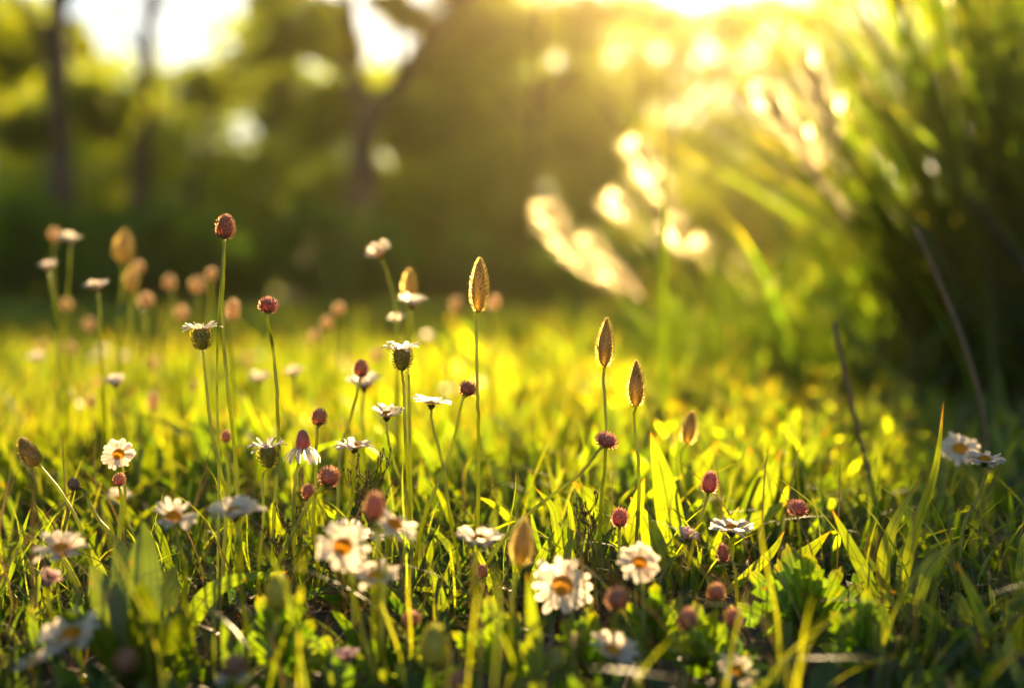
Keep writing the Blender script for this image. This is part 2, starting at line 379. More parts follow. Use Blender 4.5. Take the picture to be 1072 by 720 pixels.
def tree(label, d, trunk, limbs, clumps, per=420, leaf=0.07, r0=0.12, group='trees behind the meadow', name='tree', cat='tree'):
    """trunk: pixel points upwards; limbs: lists of pixel points with radius; clumps: (px, py, r_px)"""
    top = [P(x, y, d) for x, y in trunk]
    base = Vector((top[0].x, top[0].y, float(gh(top[0].x, top[0].y)) - 0.05))
    root = empty(name, base); tag(root, label, cat, group)
    mb = MB(); tube(mb, catmull([base] + top, 5), r0 * 1.25, r0 * 0.55, 10, bumps=0.06)
    mb.build('trunk', M['bark'], root, base)
    mb = MB()
    for pts, ra in limbs:
        q = [P(x, y, d + (R.uniform(-0.8, 0.8) if i else 0)) for i, (x, y) in enumerate(pts)]
        path = catmull(q, 5); tube(mb, path, ra, ra * 0.35, 8, bumps=0.05)
        for k in range(4):
            s = path[R.randrange(len(path) // 2, len(path))]
            e = s + Vector((R.uniform(-1, 1), R.uniform(-1, 1), R.uniform(-0.1, 0.9)))
            tube(mb, catmull([s, s.lerp(e, .5) + Vector((0, 0, .1)), e], 4), ra * 0.3, 0.008, 5)
    mb.build('limbs', M['bark'], root, base)
    cs = []; rs = []
    for x, y, r in clumps:
        for k in range(4):
            cs.append(P(x + R.uniform(-.6, .6) * r, y + R.uniform(-.6, .6) * r, d + R.uniform(-0.2, 2.4))); rs.append(r / F * d * R.uniform(0.45, 0.8))
    crown_obj('crown', cs, rs, [per // 4] * len(cs), leaf, M['crown'], root)

def shrub(label, d, px, wpx, top, group, m='hedge', n=9, per=130, leaf=0.05, name='shrub'):
    c = P(px, 300, d); base = Vector((c.x, c.y, float(gh(c.x, c.y))))
    root = empty(name, base); tag(root, label, 'shrub', group)
    W = wpx / F * d / 2; H = (P(px, top, d)).z
    mb = MB(); cs = []; rs = []
    for k in range(n):
        e = Vector((base.x + R.uniform(-1, 1) * W * 0.8, base.y + R.uniform(-0.5, 0.5) * W, R.uniform(0.25, 0.85) * H))
        tube(mb, catmull([base + Vector((R.uniform(-.1, .1), R.uniform(-.1, .1), -0.03)), base.lerp(e, .5) + Vector((0, 0, H * .1)), e], 4), 0.02, 0.006, 6)
        cs.append(e); rs.append(R.uniform(0.22, 0.36) * min(H, W * 1.3))
        cs.append(Vector((e.x, e.y, e.z * 0.45))); rs.append(R.uniform(0.22, 0.36) * min(H, W * 1.3))
    mb.build('branches', M['bark'], root, base)
    crown_obj('foliage', cs, rs, [per] * len(cs), leaf, M[m], root)

def background():
    tree('thick dark tree trunk at the left edge, under a dense leafy crown', 12,
         [(66, 260), (64, 180), (61, 90), (60, 0), (55, -140)],
         [([(62, 60), (20, 0), (-40, -90)], .07), ([(60, 10), (110, -60), (150, -160)], .07), ([(58, -60), (20, -150), (-20, -220)], .06)],
         [(-10, 30, 50), (20, 75, 45), (75, 45, 28), (-60, 40, 70), (-10, 90, 60), (30, 20, 50), (20, 140, 45), (-80, -60, 90), (30, -110, 90), (130, -140, 80), (60, -220, 90), (-20, -190, 80), (100, 110, 40), (118, 135, 30)], 620, r0=.12)
    tree('slim dark straight tree trunk in front of the white patch of sky', 15,
         [(146, 260), (148, 170), (152, 90), (157, 10), (163, -130)],
         [([(152, 60), (120, 20), (90, -20)], .035), ([(155, 20), (200, -30), (240, -110)], .04), ([(158, -20), (120, -80), (90, -150)], .04)],
         [(90, 95, 40), (110, 125, 30), (205, 90, 40), (175, -110, 80), (240, -150, 80), (100, -160, 70), (60, 70, 40), (160, -210, 80)], 460, r0=.10)
    tree('forked tree with two dark spreading limbs left of the sun glow', 14,
         [(375, 260), (378, 190), (384, 120)],
         [([(384, 125), (372, 70), (366, 10), (350, -90)], .115), ([(384, 125), (420, 85), (455, 35), (500, -30), (540, -120)], .13), ([(384, 130), (350, 70), (340, 0)], .035), ([(420, 86), (415, 30), (430, -60)], .04)],
         [(300, 20, 48), (330, 10, 40), (318, 50, 40), (285, 55, 30), (325, 75, 45), (490, 10, 35), (460, -10, 30), (405, -12, 26), (440, 25, 24), (520, 5, 40), (470, 45, 32), (350, 45, 30), (480, 110, 40), (340, 130, 45), (420, 10, 25), (430, 130, 40), (470, 85, 45), (520, 40, 50), (500, -40, 60), (400, -80, 80), (300, -90, 70), (470, -130, 90), (350, -170, 90), (455, 155, 40), (280, 110, 35)], 520, r0=.21)
    tree('slender leafy tree with low pale yellow foliage between forked tree and sun', 19,
         [(560, 270), (556, 200), (560, 120), (566, 20), (570, -60)],
         [([(558, 140), (520, 90), (490, 40)], .04), ([(560, 110), (600, 70), (620, 20)], .04)],
         [(520, 80, 50), (505, 25, 45), (545, 0, 45), (590, 22, 42), (560, 30, 55), (600, 80, 40), (500, 140, 40), (590, 130, 40), (550, -50, 50), (540, 180, 40), (610, 20, 30)], 520, r0=.07)
    tree('slim tree with leaning trunk between the straight trunk and the forked tree', 21,
         [(196, 270), (205, 190), (225, 110), (250, 50)],
         [([(225, 110), (190, 90), (170, 75)], .04), ([(240, 75), (290, 60), (320, 40)], .04)],
         [(210, 120, 50), (250, 100, 45), (290, 85, 35), (180, 130, 45), (240, 160, 50), (320, 130, 45), (300, 50, 25)], 460, r0=.07)
    tree('dark tree behind the tall grass clump in the top right corner', 9,
         [(1045, 270), (1040, 160), (1032, 60), (1030, -80)],
         [([(1036, 100), (1075, 30), (1120, -60)], .05), ([(1033, 60), (960, -20), (860, -60)], .05), ([(1030, -40), (960, -90), (890, -120)], .045)],
         [(872, -48, 38), (915, -50, 46), (960, -42, 52), (1010, -50, 52), (935, -8, 30), (980, 8, 42), (1020, 35, 46), (1055, 0, 60), (870, -100, 50), (960, -110, 60), (1080, 20, 60), (1060, 110, 60), (1120, 90, 80), (1010, 60, 35), (1120, -60, 90), (1040, -140, 70), (1150, 200, 90), (1080, 210, 60)], 900, r0=.09)  # clumps overhanging above the view are added to shade the right foreground
    tree('golden leafy tree directly behind the plume grass, lit through by the sun', 20,
         [(690, 270), (694, 200), (700, 120), (704, 60)],
         [([(694, 190), (650, 130), (620, 90)], .05), ([(697, 150), (740, 100), (770, 60)], .05)],
         [(620, 110, 45), (660, 70, 45), (700, 110, 50), (650, 160, 50), (740, 70, 45), (700, 190, 50), (620, 200, 40), (745, 150, 50), (690, 40, 38), (640, 28, 38), (665, 22, 34), (715, 24, 36), (745, 30, 36)], 420, r0=.08)
    tree('golden leafy tree half hidden by the big tall grass clump', 22,
         [(822, 270), (826, 200), (830, 120), (834, 60)],
         [([(826, 190), (790, 130), (770, 90)], .05), ([(829, 150), (870, 100), (900, 60)], .05)],
         [(780, 110, 45), (780, 28, 36), (815, 26, 36), (850, 24, 36), (895, 22, 38), (810, 75, 40), (850, 110, 50), (790, 170, 50), (880, 70, 45), (830, 200, 50), (760, 220, 45), (885, 150, 50), (920, 90, 50), (940, 40, 50), (960, 140, 50)], 420, r0=.08)
    spots = [(-40, 150, 190, 11), (60, 160, 175, 11.5), (165, 150, 190, 11), (265, 150, 200, 11.6), (360, 130, 215, 11), (450, 130, 225, 11.7), (540, 120, 235, 11.2), (625, 120, 250, 11.8), (710, 120, 250, 11.5), (880, 160, 215, 11), (1010, 160, 190, 11.5)]
    labs = ['dark shrub at the far left edge of the hedge', 'dark shrub below the thick left trunk', 'dark shrub at the foot of the slim straight trunk',
            'dark green shrub right of the slim straight trunk', 'shrub at the foot of the forked tree', 'olive shrub just right of the forked tree',
            'low shrub below the pale yellow slender tree', 'low golden shrub left of the plume grass', 'shrub hidden behind the plume grass',
            'shrub behind the big tall grass clump', 'shrub at the right end of the hedge']
    for (px, wp, top, d), lb in zip(spots, labs): shrub(lb, d, px, wp, top, 'shrubs of the hedge beyond the meadow')
    spots = [(330, 170, 120, 17), (440, 170, 110, 17.5), (520, 160, 120, 18.5), (90, 200, 110, 17), (210, 170, 120, 18), (600, 130, 150, 18)]
    labs = ['tall sunlit yellow shrub behind the forked tree, left side', 'tall sunlit yellow shrub behind the forked tree, right side', 'bright yellow shrub below the golden glow',
            'tall shrub behind the slim straight trunk, left side', 'tall shrub behind the slim straight trunk, right side', 'golden shrub nearest the sun glow']
    for (px, wp, top, d), lb in zip(spots, labs): shrub(lb, d, px, wp, top, 'tall yellow shrubs behind the trees', 'crown', 12, 90, 0.07)
    # far woodland, one mass
    cs = []; rs = []
    for k in range(560):
        px = R.uniform(-500, 1500); d = R.uniform(30, 32.5)
        top = 60 + 16 * math.sin(px / 60.0) + 12 * math.sin(px / 23.0)
        if px < 40: top -= 50
        if px > 430: top = 80 + 10 * math.sin(px / 31.0)
        if px > 600: top = 10 + 10 * math.sin(px / 47.0)
        if px > 690: top = 22 + 10 * math.sin(px / 37.0)
        py = R.uniform(top, 300) if k % 3 else R.uniform(110, 290); cs.append(P(px, py, d)); rs.append(R.uniform(0.6, 1.1))
    for k in range(70):
        cs.append(P(R.uniform(40, 450), R.uniform(80, 260), R.uniform(30, 32.5))); rs.append(R.uniform(0.6, 1.0))
    for k in range(62):
        cs.append(P(R.uniform(455, 640), R.uniform(15, 240), R.uniform(30, 32.5))); rs.append(R.uniform(0.6, 1.0))
    for k in range(60):
        cs.append(P(R.uniform(390, 500) if k % 2 else R.uniform(680, 880), R.uniform(150, 260), R.uniform(30, 32.5))); rs.append(R.uniform(0.6, 1.0))
    V, tr, a, r = leaf_cards(cs, rs, [80] * len(cs), 0.18)
    tag(np_mesh('far_woods', V, np.zeros((0, 4), int), tr, a, r, M['wood_leaf']), 'blurred woodland far behind the trees', 'woods', kind='stuff')
background()

# ------------------------------------------------------------------ tall plume grass on the right
def ribbon(mb, path, w0, fold=0.15, side=None, r=None, prof=None, wave=0.0):
    """a leaf blade along a path: three verts across, folded along its midrib"""
    n = len(path); v = []; f = []; a = []; cc = []
    for i, p in enumerate(path):
        t = (path[min(i + 1, n - 1)] - path[max(i - 1, 0)]).normalized()
        s = side - t * side.dot(t)
        if s.length < 1e-5: s = t.orthogonal()
        s.normalize(); nn = t.cross(s)
        k = i / (n - 1)
        hw = w0 * 0.5 * (prof(k) if prof else min(1, 0.5 + 1.6 * k) * (1 - k ** 2.2))
        if i == n - 1: hw = w0 * 0.01
        up = nn * (hw * fold * 2)
        v += [p - s * hw + up + nn * wave * hw * math.sin(k * 14), p, p + s * hw + up - nn * wave * hw * math.sin(k * 11)]; a += [k] * 3; cc += [-1, 0, 1]
    for i in range(n - 1):
        b = i * 3; f += [(b, b + 1, b + 4, b + 3), (b + 1, b + 2, b + 5, b + 4)]
    mb.add(v, f, a, R.random() if r is None else r, cc)

def plume(root, name, pts, length, width, rad, n=420, m='plume', label=None):
    """stalk plus a feathery head of fine spikelets; pts = world points base to tip"""
    path = catmull(pts, 8); base = root.location
    mb = MB(); tube(mb, path, 0.0022, 0.0008, 5)
    st = mb.build('stalk', M['stem'], root, base)
    acc = [0]
    for i in range(1, len(path)): acc.append(acc[-1] + (path[i] - path[i - 1]).length)
    tot = acc[-1]; mb = MB()
    n = int(4.2 * length / rad)
    for k in range(n):
        s = tot - length * R.random() ** 0.9
        i = max(j for j in range(len(acc)) if acc[j] <= s); i = min(i, len(path) - 2)
        p = path[i].lerp(path[i + 1], (s - acc[i]) / max(acc[i + 1] - acc[i], 1e-6)); t = (path[i + 1] - path[i]).normalized()
        u = (s - (tot - length)) / length
        q = Vector((R.gauss(0, 1), R.gauss(0, 1), R.gauss(0, 1))); q = (q - t * q.dot(t)).normalized()
        ww = width * math.sin(math.pi * min(1, 0.12 + 0.88 * u) ** 0.8) + 0.002
        e = p + t * ww * R.uniform(0.7, 1.6) + q * ww * R.uniform(0.3, 1)
        mid = p.lerp(e, 0.5) + t * ww * 0.2
        ribbon(mb, [p, mid, e], rad * R.uniform(0.6, 1.3), 0.1, t.cross(q), prof=lambda k: 0.4 + 1.2 * k * (1.6 - k))
    h = mb.build(name, M[m], root, base)
    if label: h['label'] = label

def reed_clump(label, bx, by, blades_spec, plumes, group, nback=0):
    base = Vector((bx, by, float(gh(bx, by))))
    root = empty('plume_grass', base); tag(root, label, 'tall grass', group)
    mb = MB()
    for (n, ax0, ax1, ay0, ay1, l0, l1, w0, w1, spread, arch) in blades_spec:
        for k in range(n):
            b = base + Vector((R.gauss(0, spread), R.gauss(0, spread), -0.01))
            dx = R.uniform(ax0, ax1); dy = R.uniform(ay0, ay1); l = R.uniform(l0, l1)
            dirv = Vector((dx, dy, 1)).normalized()
            hor = Vector((dx, dy, 0)); hor = hor.normalized() if hor.length > .01 else Vector((1, 0, 0))
            ar = arch * R.uniform(0.2, 1.2)
            pts = [b + dirv * (l * t) + (hor * 0.35 - Vector((0, 0, 0.45))) * (ar * l * t ** 2.4) for t in (0, .2, .4, .6, .8, 1)]
            ribbon(mb, catmull(pts, 2), R.uniform(w0, w1), 0.12, Vector((R.gauss(0, 1), R.gauss(0, 1), 0.1)))
    lv = mb.build('leaves', M['reed'], root, base); lv['kind'] = 'stuff'
    for (pts, d, length, width, rad, lb) in plumes:
        tip = [P(x, y, d) for x, y in pts]
        plume(root, 'plume', [base + Vector((R.gauss(0, .05), R.gauss(0, .05), 0.02)), base.lerp(tip[0], 0.5) + Vector((0, 0, 0.03))] + tip, length, width, rad, label=lb)
    return root

def plume_grasses():
    reed_clump('big dark clump of tall arching grass on the right, leaning left with pale plumes', 0.86, 2.1,
        [(760, -0.5, 0.45, -0.3, 0.35, 0.55, 1.05, 0.005, 0.011, 0.12, 0.22),
         (230, -1.0, -0.4, -0.35, 0.25, 0.45, 0.8, 0.006, 0.012, 0.11, 0.3),
         (620, -0.7, 0.6, -0.5, 0.4, 0.22, 0.42, 0.005, 0.012, 0.24, 0.4),
         (320, -0.8, 0.9, -0.5, 0.5, 0.25, 0.5, 0.008, 0.015, 0.15, 0.5)],
        [([(872, 222), (848, 168), (792, 88)], 1.95, 0.17, 0.055, 0.004, 'broad pale plume leaning left just below the sun glow'),
         ([(892, 210), (868, 130), (838, 50), (830, 30)], 1.98, 0.19, 0.05, 0.004, 'tall pale plume reaching the top of the photo'),
         ([(905, 240), (880, 180), (850, 140)], 2.1, 0.08, 0.022, 0.005, 'short plume under the two large plumes'),
         ([(905, 260), (880, 220), (858, 178)], 2.0, 0.09, 0.020, 0.005, 'small thin plume beside the dark leaves'),
         ([(1010, 150), (1000, 60), (990, -10)], 1.9, 0.12, 0.008, 0.004, 'narrow seed spike at the top right')],
        'clumps of tall plume grass')
    reed_clump('smaller golden clump of plume grass to the left of the big clump', 0.40, 2.45,
        [(110, -0.6, 0.7, -0.3, 0.3, 0.18, 0.36, 0.004, 0.009, 0.12, 0.4), (200, -0.7, 0.8, -0.4, 0.4, 0.10, 0.24, 0.005, 0.010, 0.18, 0.5)],
        [([(640, 320), (610, 280), (570, 215)], 2.4, 0.14, 0.055, 0.0034, 'leftmost golden plume of the clump'),
         ([(720, 280), (700, 220), (665, 150)], 2.45, 0.13, 0.055, 0.0034, 'tallest golden plume of the smaller clump'),
         ([(720, 300), (705, 240), (690, 185)], 2.4, 0.08, 0.048, 0.0034, None),
         ([(690, 300), (672, 260), (648, 212)], 2.5, 0.06, 0.046, 0.0034, None),
         ([(690, 320), (660, 295), (620, 255)], 2.45, 0.07, 0.048, 0.0034, None),
         ([(740, 320), (720, 280), (705, 235)], 2.4, 0.06, 0.046, 0.0034, None),
         ([(700, 360), (680, 320), (640, 285)], 2.4, 0.07, 0.048, 0.0034, None),
         ([(770, 330), (750, 300), (735, 260)], 2.5, 0.05, 0.04, 0.0034, None)],
        'clumps of tall plume grass')
plume_grasses()

# ------------------------------------------------------------------ flowers
def V3(face): return (RT * face[0] + Vector((0, 0, 1)) * face[1] - Vector((0, 1, 0)) * face[2]).normalized()

def scales(mb, c, N, H, prof, n, wsc, hsc, out, t0=0.0, t1=1.0):
    """overlapping scales in a spiral over a body of revolution along N from c, height H, radius prof(t)"""
    s, u, N = frame(N)
    # body under the scales
    seg = 12; rings = 9; v = []; f = []; a = []
    for i in range(rings):
        t = i / (rings - 1)
        for j in range(seg):
            an = 2 * math.pi * j / seg; v.append(c + N * (H * t) + (s * math.cos(an) + u * math.sin(an)) * prof(t) * 0.93); a.append(0)
    for i in range(rings - 1):
        for j in range(seg): f.append((i * seg + j, i * seg + (j + 1) % seg, (i + 1) * seg + (j + 1) % seg, (i + 1) * seg + j))
    f.append(tuple((rings - 1) * seg + j for j in range(seg))); f.append(tuple(range(seg))[::-1])
    mb.add(v, f, a, 0.3)
    for k in range(n):
        t = t0 + (t1 - t0) * (k + 0.5) / n; an = k * 2.39996 + R.uniform(-.1, .1)
        rad = prof(t); e = (prof(min(t + .02, 1)) - prof(max(t - .02, 0))) / (.04 * H)
        ra = s * math.cos(an) + u * math.sin(an); sd = N.cross(ra)
        tg = (N + ra * e).normalized(); nn = (ra - N * e).normalized()
        p = c + N * (H * t) + ra * rad; kk = R.uniform(0.75, 1.25) * (0.55 + 0.45 * min(1, rad / (0.6 * prof(.45))))
        ww, hh, oo = wsc * kk, hsc * kk, out * kk
        v = [p - sd * ww, p + sd * ww, p + tg * hh + nn * oo, p - tg * hh * .5, p + nn * oo * 0.55 + tg * hh * .1]
        mb.add(v, [(0, 4, 2), (4, 1, 2), (0, 3, 4), (3, 1, 4)], [0.15, 0.15, 1, 0, 0.45], R.random())

def hairs(mb, c, N, H, prof, n, ln, wd):
    """short fine bristles standing off a head; they catch the light from behind"""
    s, u, N = frame(N)
    for k in range(n):
        t = R.random() ** .9; an = R.uniform(0, 6.283); ra = s * math.cos(an) + u * math.sin(an)
        p = c + N * H * t + ra * prof(t); q = (ra + N * R.uniform(-.1, .9) + Vector((R.gauss(0, .2),) * 3)).normalized()
        sd = q.cross(N).normalized() * wd
        mb.add([p - sd, p + sd, p + q * ln * R.uniform(.6, 1.3)], [(0, 1, 2)], [0.6, 0.6, 1], R.random())

def petals(mb, c, N, n, r_in, L, wd, elev, curl, layers=1, jit=0.15, zoff=0.0):
    s, u, N = frame(N)
    for ly in range(layers):
        for k in range(n):
            if jit > .13 and R.random() < .07: continue
            an = 2 * math.pi * (k + 0.5 * ly) / n + R.gauss(0, jit * .45)
            ra = s * math.cos(an) + u * math.sin(an); sd = N.cross(ra)
            l = L * R.uniform(1 - jit, 1 + jit * .5) * (1 - .08 * ly); w0 = wd * R.uniform(.85, 1.12); el = elev + R.gauss(0, jit * .7) + .1 * ly
            cu = curl + R.gauss(0, jit); tw = R.gauss(0, .25)
            v = []; f = []; a = []
            for i in range(7):
                t = i / 6; ag = el - cu * t
                p = c + N * (zoff - .0002 * ly) + ra * (r_in + l * t * math.cos(el - cu * t * .5)) + N * (l * t * math.sin(el - cu * t * .5))
                hw = w0 * .5 * (0.42 + 1.25 * t - .65 * t * t) * (1 if t < .85 else math.sqrt(max(0, 1 - ((t - .85) / .17) ** 2)))
                nn = N * math.cos(ag) - ra * math.sin(ag); sv = sd * math.cos(tw * t) + nn * math.sin(tw * t)
                v += [p - sv * hw + nn * hw * .22, p, p + sv * hw + nn * hw * .22]; a += [t] * 3
            for i in range(6):
                b = 3 * i; f += [(b, b + 1, b + 4, b + 3), (b + 1, b + 2, b + 5, b + 4)]
            mb.add(v, f, a, R.random())

def disc(mb, c, N, r, hgt, n=110):
    s, u, N = frame(N)
    v = [c + N * hgt]; f = []
    for i in range(1, 6):
        for j in range(16):
            q = i / 5; an = 2 * math.pi * j / 16
            v.append(c + N * hgt * (1 - q * q) + (s * math.cos(an) + u * math.sin(an)) * r * q)
    for j in range(16): f.append((0, 1 + j, 1 + (j + 1) % 16))
    for i in range(4):
        for j in range(16): f.append((1 + i * 16 + j, 1 + (i + 1) * 16 + j, 1 + (i + 1) * 16 + (j + 1) % 16, 1 + i * 16 + (j + 1) % 16))
    mb.add(v, f, None, .4)
    for k in range(n):
        q = math.sqrt((k + .5) / n); an = k * 2.39996
        ra = s * math.cos(an) + u * math.sin(an); p = c + N * hgt * (1 - q * q) + ra * r * q
        nn = (N * r + ra * 2 * q * hgt).normalized(); x = nn.orthogonal().normalized(); y = nn.cross(x); b = r * .085; h = r * .2 * R.uniform(.6, 1.3)
        vv = [p + (x * math.cos(z) + y * math.sin(z)) * b for z in (0, 1.257, 2.513, 3.77, 5.027)] + [p + nn * h]
        mb.add(vv, [(i, (i + 1) % 5, 5) for i in range(5)], [0] * 5 + [1], R.random())

def sepals(mb, c, N, n, r_in, L, wd, elev):
    petals(mb, c, N, n, r_in, L, wd, elev, -.3, 1, .12)

def ground_end(last, prev, spread=0.03):
    """where a stem meets the ground below its last seen point"""
    dv = (last - prev); z = last.z
    k = min(1.2, z / max(abs(dv.z), 1e-4)) * .5 if dv.z < 0 else 0
    x = last.x + max(-.05, min(.05, dv.x * k)); y = last.y + R.uniform(-spread, spread)
    return Vector((x, y, float(gh(x, y)) - 0.004))

def stem_path(head, d, pts):
    q = [head] + [P(x, y, d + R.uniform(-.004, .004)) for x, y in pts]
    if q[-1].z < 0.004: q[-1].z = 0.004
    g = ground_end(q[-1], q[-2] if len(q) > 1 else q[-1] + Vector((0, 0, .01)))
    return q + [g]

def plant(name, cat, label, group, head, d, pts, sr, extra=()):
    q = stem_path(head, d, pts); base = q[-1]
    root = empty(name, base); tag(root, label, cat, group)
    mb = MB(); q = [q[0]] + [v + Vector((R.gauss(0, .0009), R.gauss(0, .0009), 0)) for v in q[1:-1]] + [q[-1]]; path = catmull(q[::-1], 8)
    path = [p + Vector((R.gauss(0, 1), R.gauss(0, 1), 0)) * sr * .12 for p in path]; tube(mb, path, sr * 1.15, sr * .68, 8, bumps=.07)
    if d < .8:
        for k in range(150):
            i = R.randrange(1, len(path) - 1); p = path[i].lerp(path[i + 1], R.random()); t = (path[i + 1] - path[i]).normalized()
            q2 = Vector((R.gauss(0, 1), R.gauss(0, 1), 0)); q2 = (q2 - t * q2.dot(t)).normalized(); sd = t * .00007
            mb.add([p - sd, p + sd, p + q2 * (sr + R.uniform(.0006, .0014)) + t * .0003], [(0, 1, 2)], [.8, .8, 1], 1.0)
    mb.build('stem', M['stem'], root, base)
    for e in extra:
        ep = stem_path(P(e[0][0], e[0][1], d), d, e[1:])
        mb = MB(); tube(mb, catmull(ep[::-1], 8), sr * .8, sr * .55, 7); mb.build('stem', M['stem'], root, base)
    return root, base

DG = 'white daisies in the meadow'; PG = 'plantain seed heads in the meadow'; BG = 'round flower buds in the meadow'

def daisy(x, y, d, wpx, face, pts, label, style='open', n=17, pale=False, sr=None, extra=(), lo=False):
    d = d + max(0, .65 - d) * .4
    s = wpx * d / F; N = V3(face); H = P(x, y, d); rd = s * .17
    sr = sr or max(.0008, .00095 * (s / .02) ** .5)
    if style == 'cup':
        ch = s * .5; cr = s * .215; c0 = H - N * (ch + s * .02)
        root, b = plant('daisy', 'daisy', label, DG, c0, d, pts, sr, extra)
        mb = MB(); pr = lambda t: cr * (0.45 + 1.75 * t - 1.25 * t * t) * (1 if t > .06 else .7)
        scales(mb, c0, N, ch, pr, 90, s * .04, s * .06, s * .085); hairs(mb, c0, N, ch, pr, 300, s * .06, s * .006)
        mb.build('calyx', M['calyx'], root, b)
        mb = MB(); petals(mb, H, N, n, cr * .75, s * .52 - cr * .75, s * .11, .5, .5, 2, .2); mb.build('petals', M['petal'], root, b)
        mb = MB(); disc(mb, H - N * s * .01, N, cr * .85, s * .03, 60); mb.build('flower_centre', M['disc_pale'], root, b)
    elif style == 'cone':
        ch = s * .5; cr = s * .19; c0 = H - N * s * .1
        root, b = plant('daisy', 'daisy', label, DG, c0, d, pts, sr, extra)
        mb = MB(); pr = lambda t: cr * math.sqrt(max(.01, 1 - t ** 2.2)) * (.85 + .15 * min(1, t * 5))
        scales(mb, c0, N, ch, pr, 130, s * .03, s * .05, s * .025, 0, .97); mb.build('flower_centre', M['bud_red'], root, b)
        mb = MB(); petals(mb, c0 + N * s * .06, N, 12, cr * .8, s * .52, s * .17, -.45, .9, 1, .2); mb.build('petals', M['petal'], root, b)
    elif style == 'closed':
        c0 = H - N * s * .3
        root, b = plant('daisy', 'daisy', label, DG, c0, d, pts, sr, extra)
        mb = MB(); sepals(mb, c0, N, 12, s * .08, s * .36, s * .14, 1.0); disc(mb, c0, N, s * .2, s * .1, 20); mb.build('calyx', M['sepal'], root, b)
        mb = MB(); petals(mb, c0 + N * s * .06, N, 16, s * .12, s * .55, s * .15, 1.05, .35, 2, .12); mb.build('petals', M['petal_pink'], root, b)
    else:
        c0 = H - N * s * .16
        root, b = plant('daisy', 'daisy', label, DG, c0, d, pts, sr, extra)
        mb = MB(); sepals(mb, c0, N, 10, s * .04, s * .11, s * .06, .75)
        pr = lambda t: s * (.035 + .055 * t); scales(mb, c0 - N * s * .02, N, s * .12, pr, 30, s * .03, s * .05, s * .012); mb.build('calyx', M['sepal'], root, b)
        e, cu = {'open': (.46, .5) if face[1] > .85 else (.12, .22), 'flare': (.7, .25), 'puff': (1.15, 1.0), 'up': (.6, .6), 'back': (-.1, .25)}[style]
        mb = MB(); petals(mb, H - N * s * .03, N, n, rd * .8, s * .5 - rd * .8, s * .15, e, cu, 2 if wpx > 30 or style == 'puff' else 1, .22); mb.build('petals', M['petal'], root, b)
        mb = MB(); disc(mb, H - N * s * .03, N, rd, s * .12, 40 if lo else 120); mb.build('flower_centre', M['disc_pale' if pale else 'disc'], root, b)
    return root

def plantain(x, y, d, wpx, hpx, face, pts, label, m='seed', sr=.0010, n=230):
    d = d + max(0, .65 - d) * .4
    wd, hh = wpx * .84 * d / F, hpx * d / F; N = V3(face); c0 = P(x, y, d) - N * hh / 2; ex = R.uniform(.62, .85); ew = R.uniform(.6, .9)
    root, b = plant('plantain', 'plantain', label, PG, c0, d, pts, sr)
    pr = lambda t: wd * .5 * max(.05, (math.sin(math.pi * min(1, (.035 + .965 * t)) ** ex)) ** ew)
    mb = MB(); scales(mb, c0, N, hh, pr, n, wd * .072, wd * .11, wd * .2, .01, .985); hairs(mb, c0, N, hh, pr, n * 3, wd * .2, wd * .014)
    mb.build('seed_head', M[m], root, b)
    return root

def bud(x, y, d, wpx, hpx, face, pts, label, m='bud_red', sr=.001, n=90, pointed=0.0, extra=()):
    d = d + max(0, .65 - d) * .4
    wd, hh = wpx * .92 * d / F, hpx * .95 * d / F; N = V3(face); c0 = P(x, y, d) - N * hh / 2
    root, b = plant('flower_bud', 'flower bud', label, BG, c0, d, pts, sr, extra)
    def pr(t):
        base = math.sqrt(max(0.003, 1 - (2 * t - 1) ** 2)); cone = max(.05, min(1, t * 6)) * (1 - t) ** .6
        return wd * .5 * (base * (1 - pointed) + cone * pointed * 1.25)
    mb = MB(); scales(mb, c0, N, hh, pr, n, wd * .085, wd * .12, wd * .14, .05, .985); hairs(mb, c0, N, hh, pr, n * 2, wd * .12, wd * .013)
    mb.build('bud_head', M[m], root, b)
    mb = MB(); sepals(mb, c0 + N * hh * .04, N, 9, wd * .10, wd * .42, wd * .2, .55); mb.build('sepals', M['sepal'], root, b)
    return root

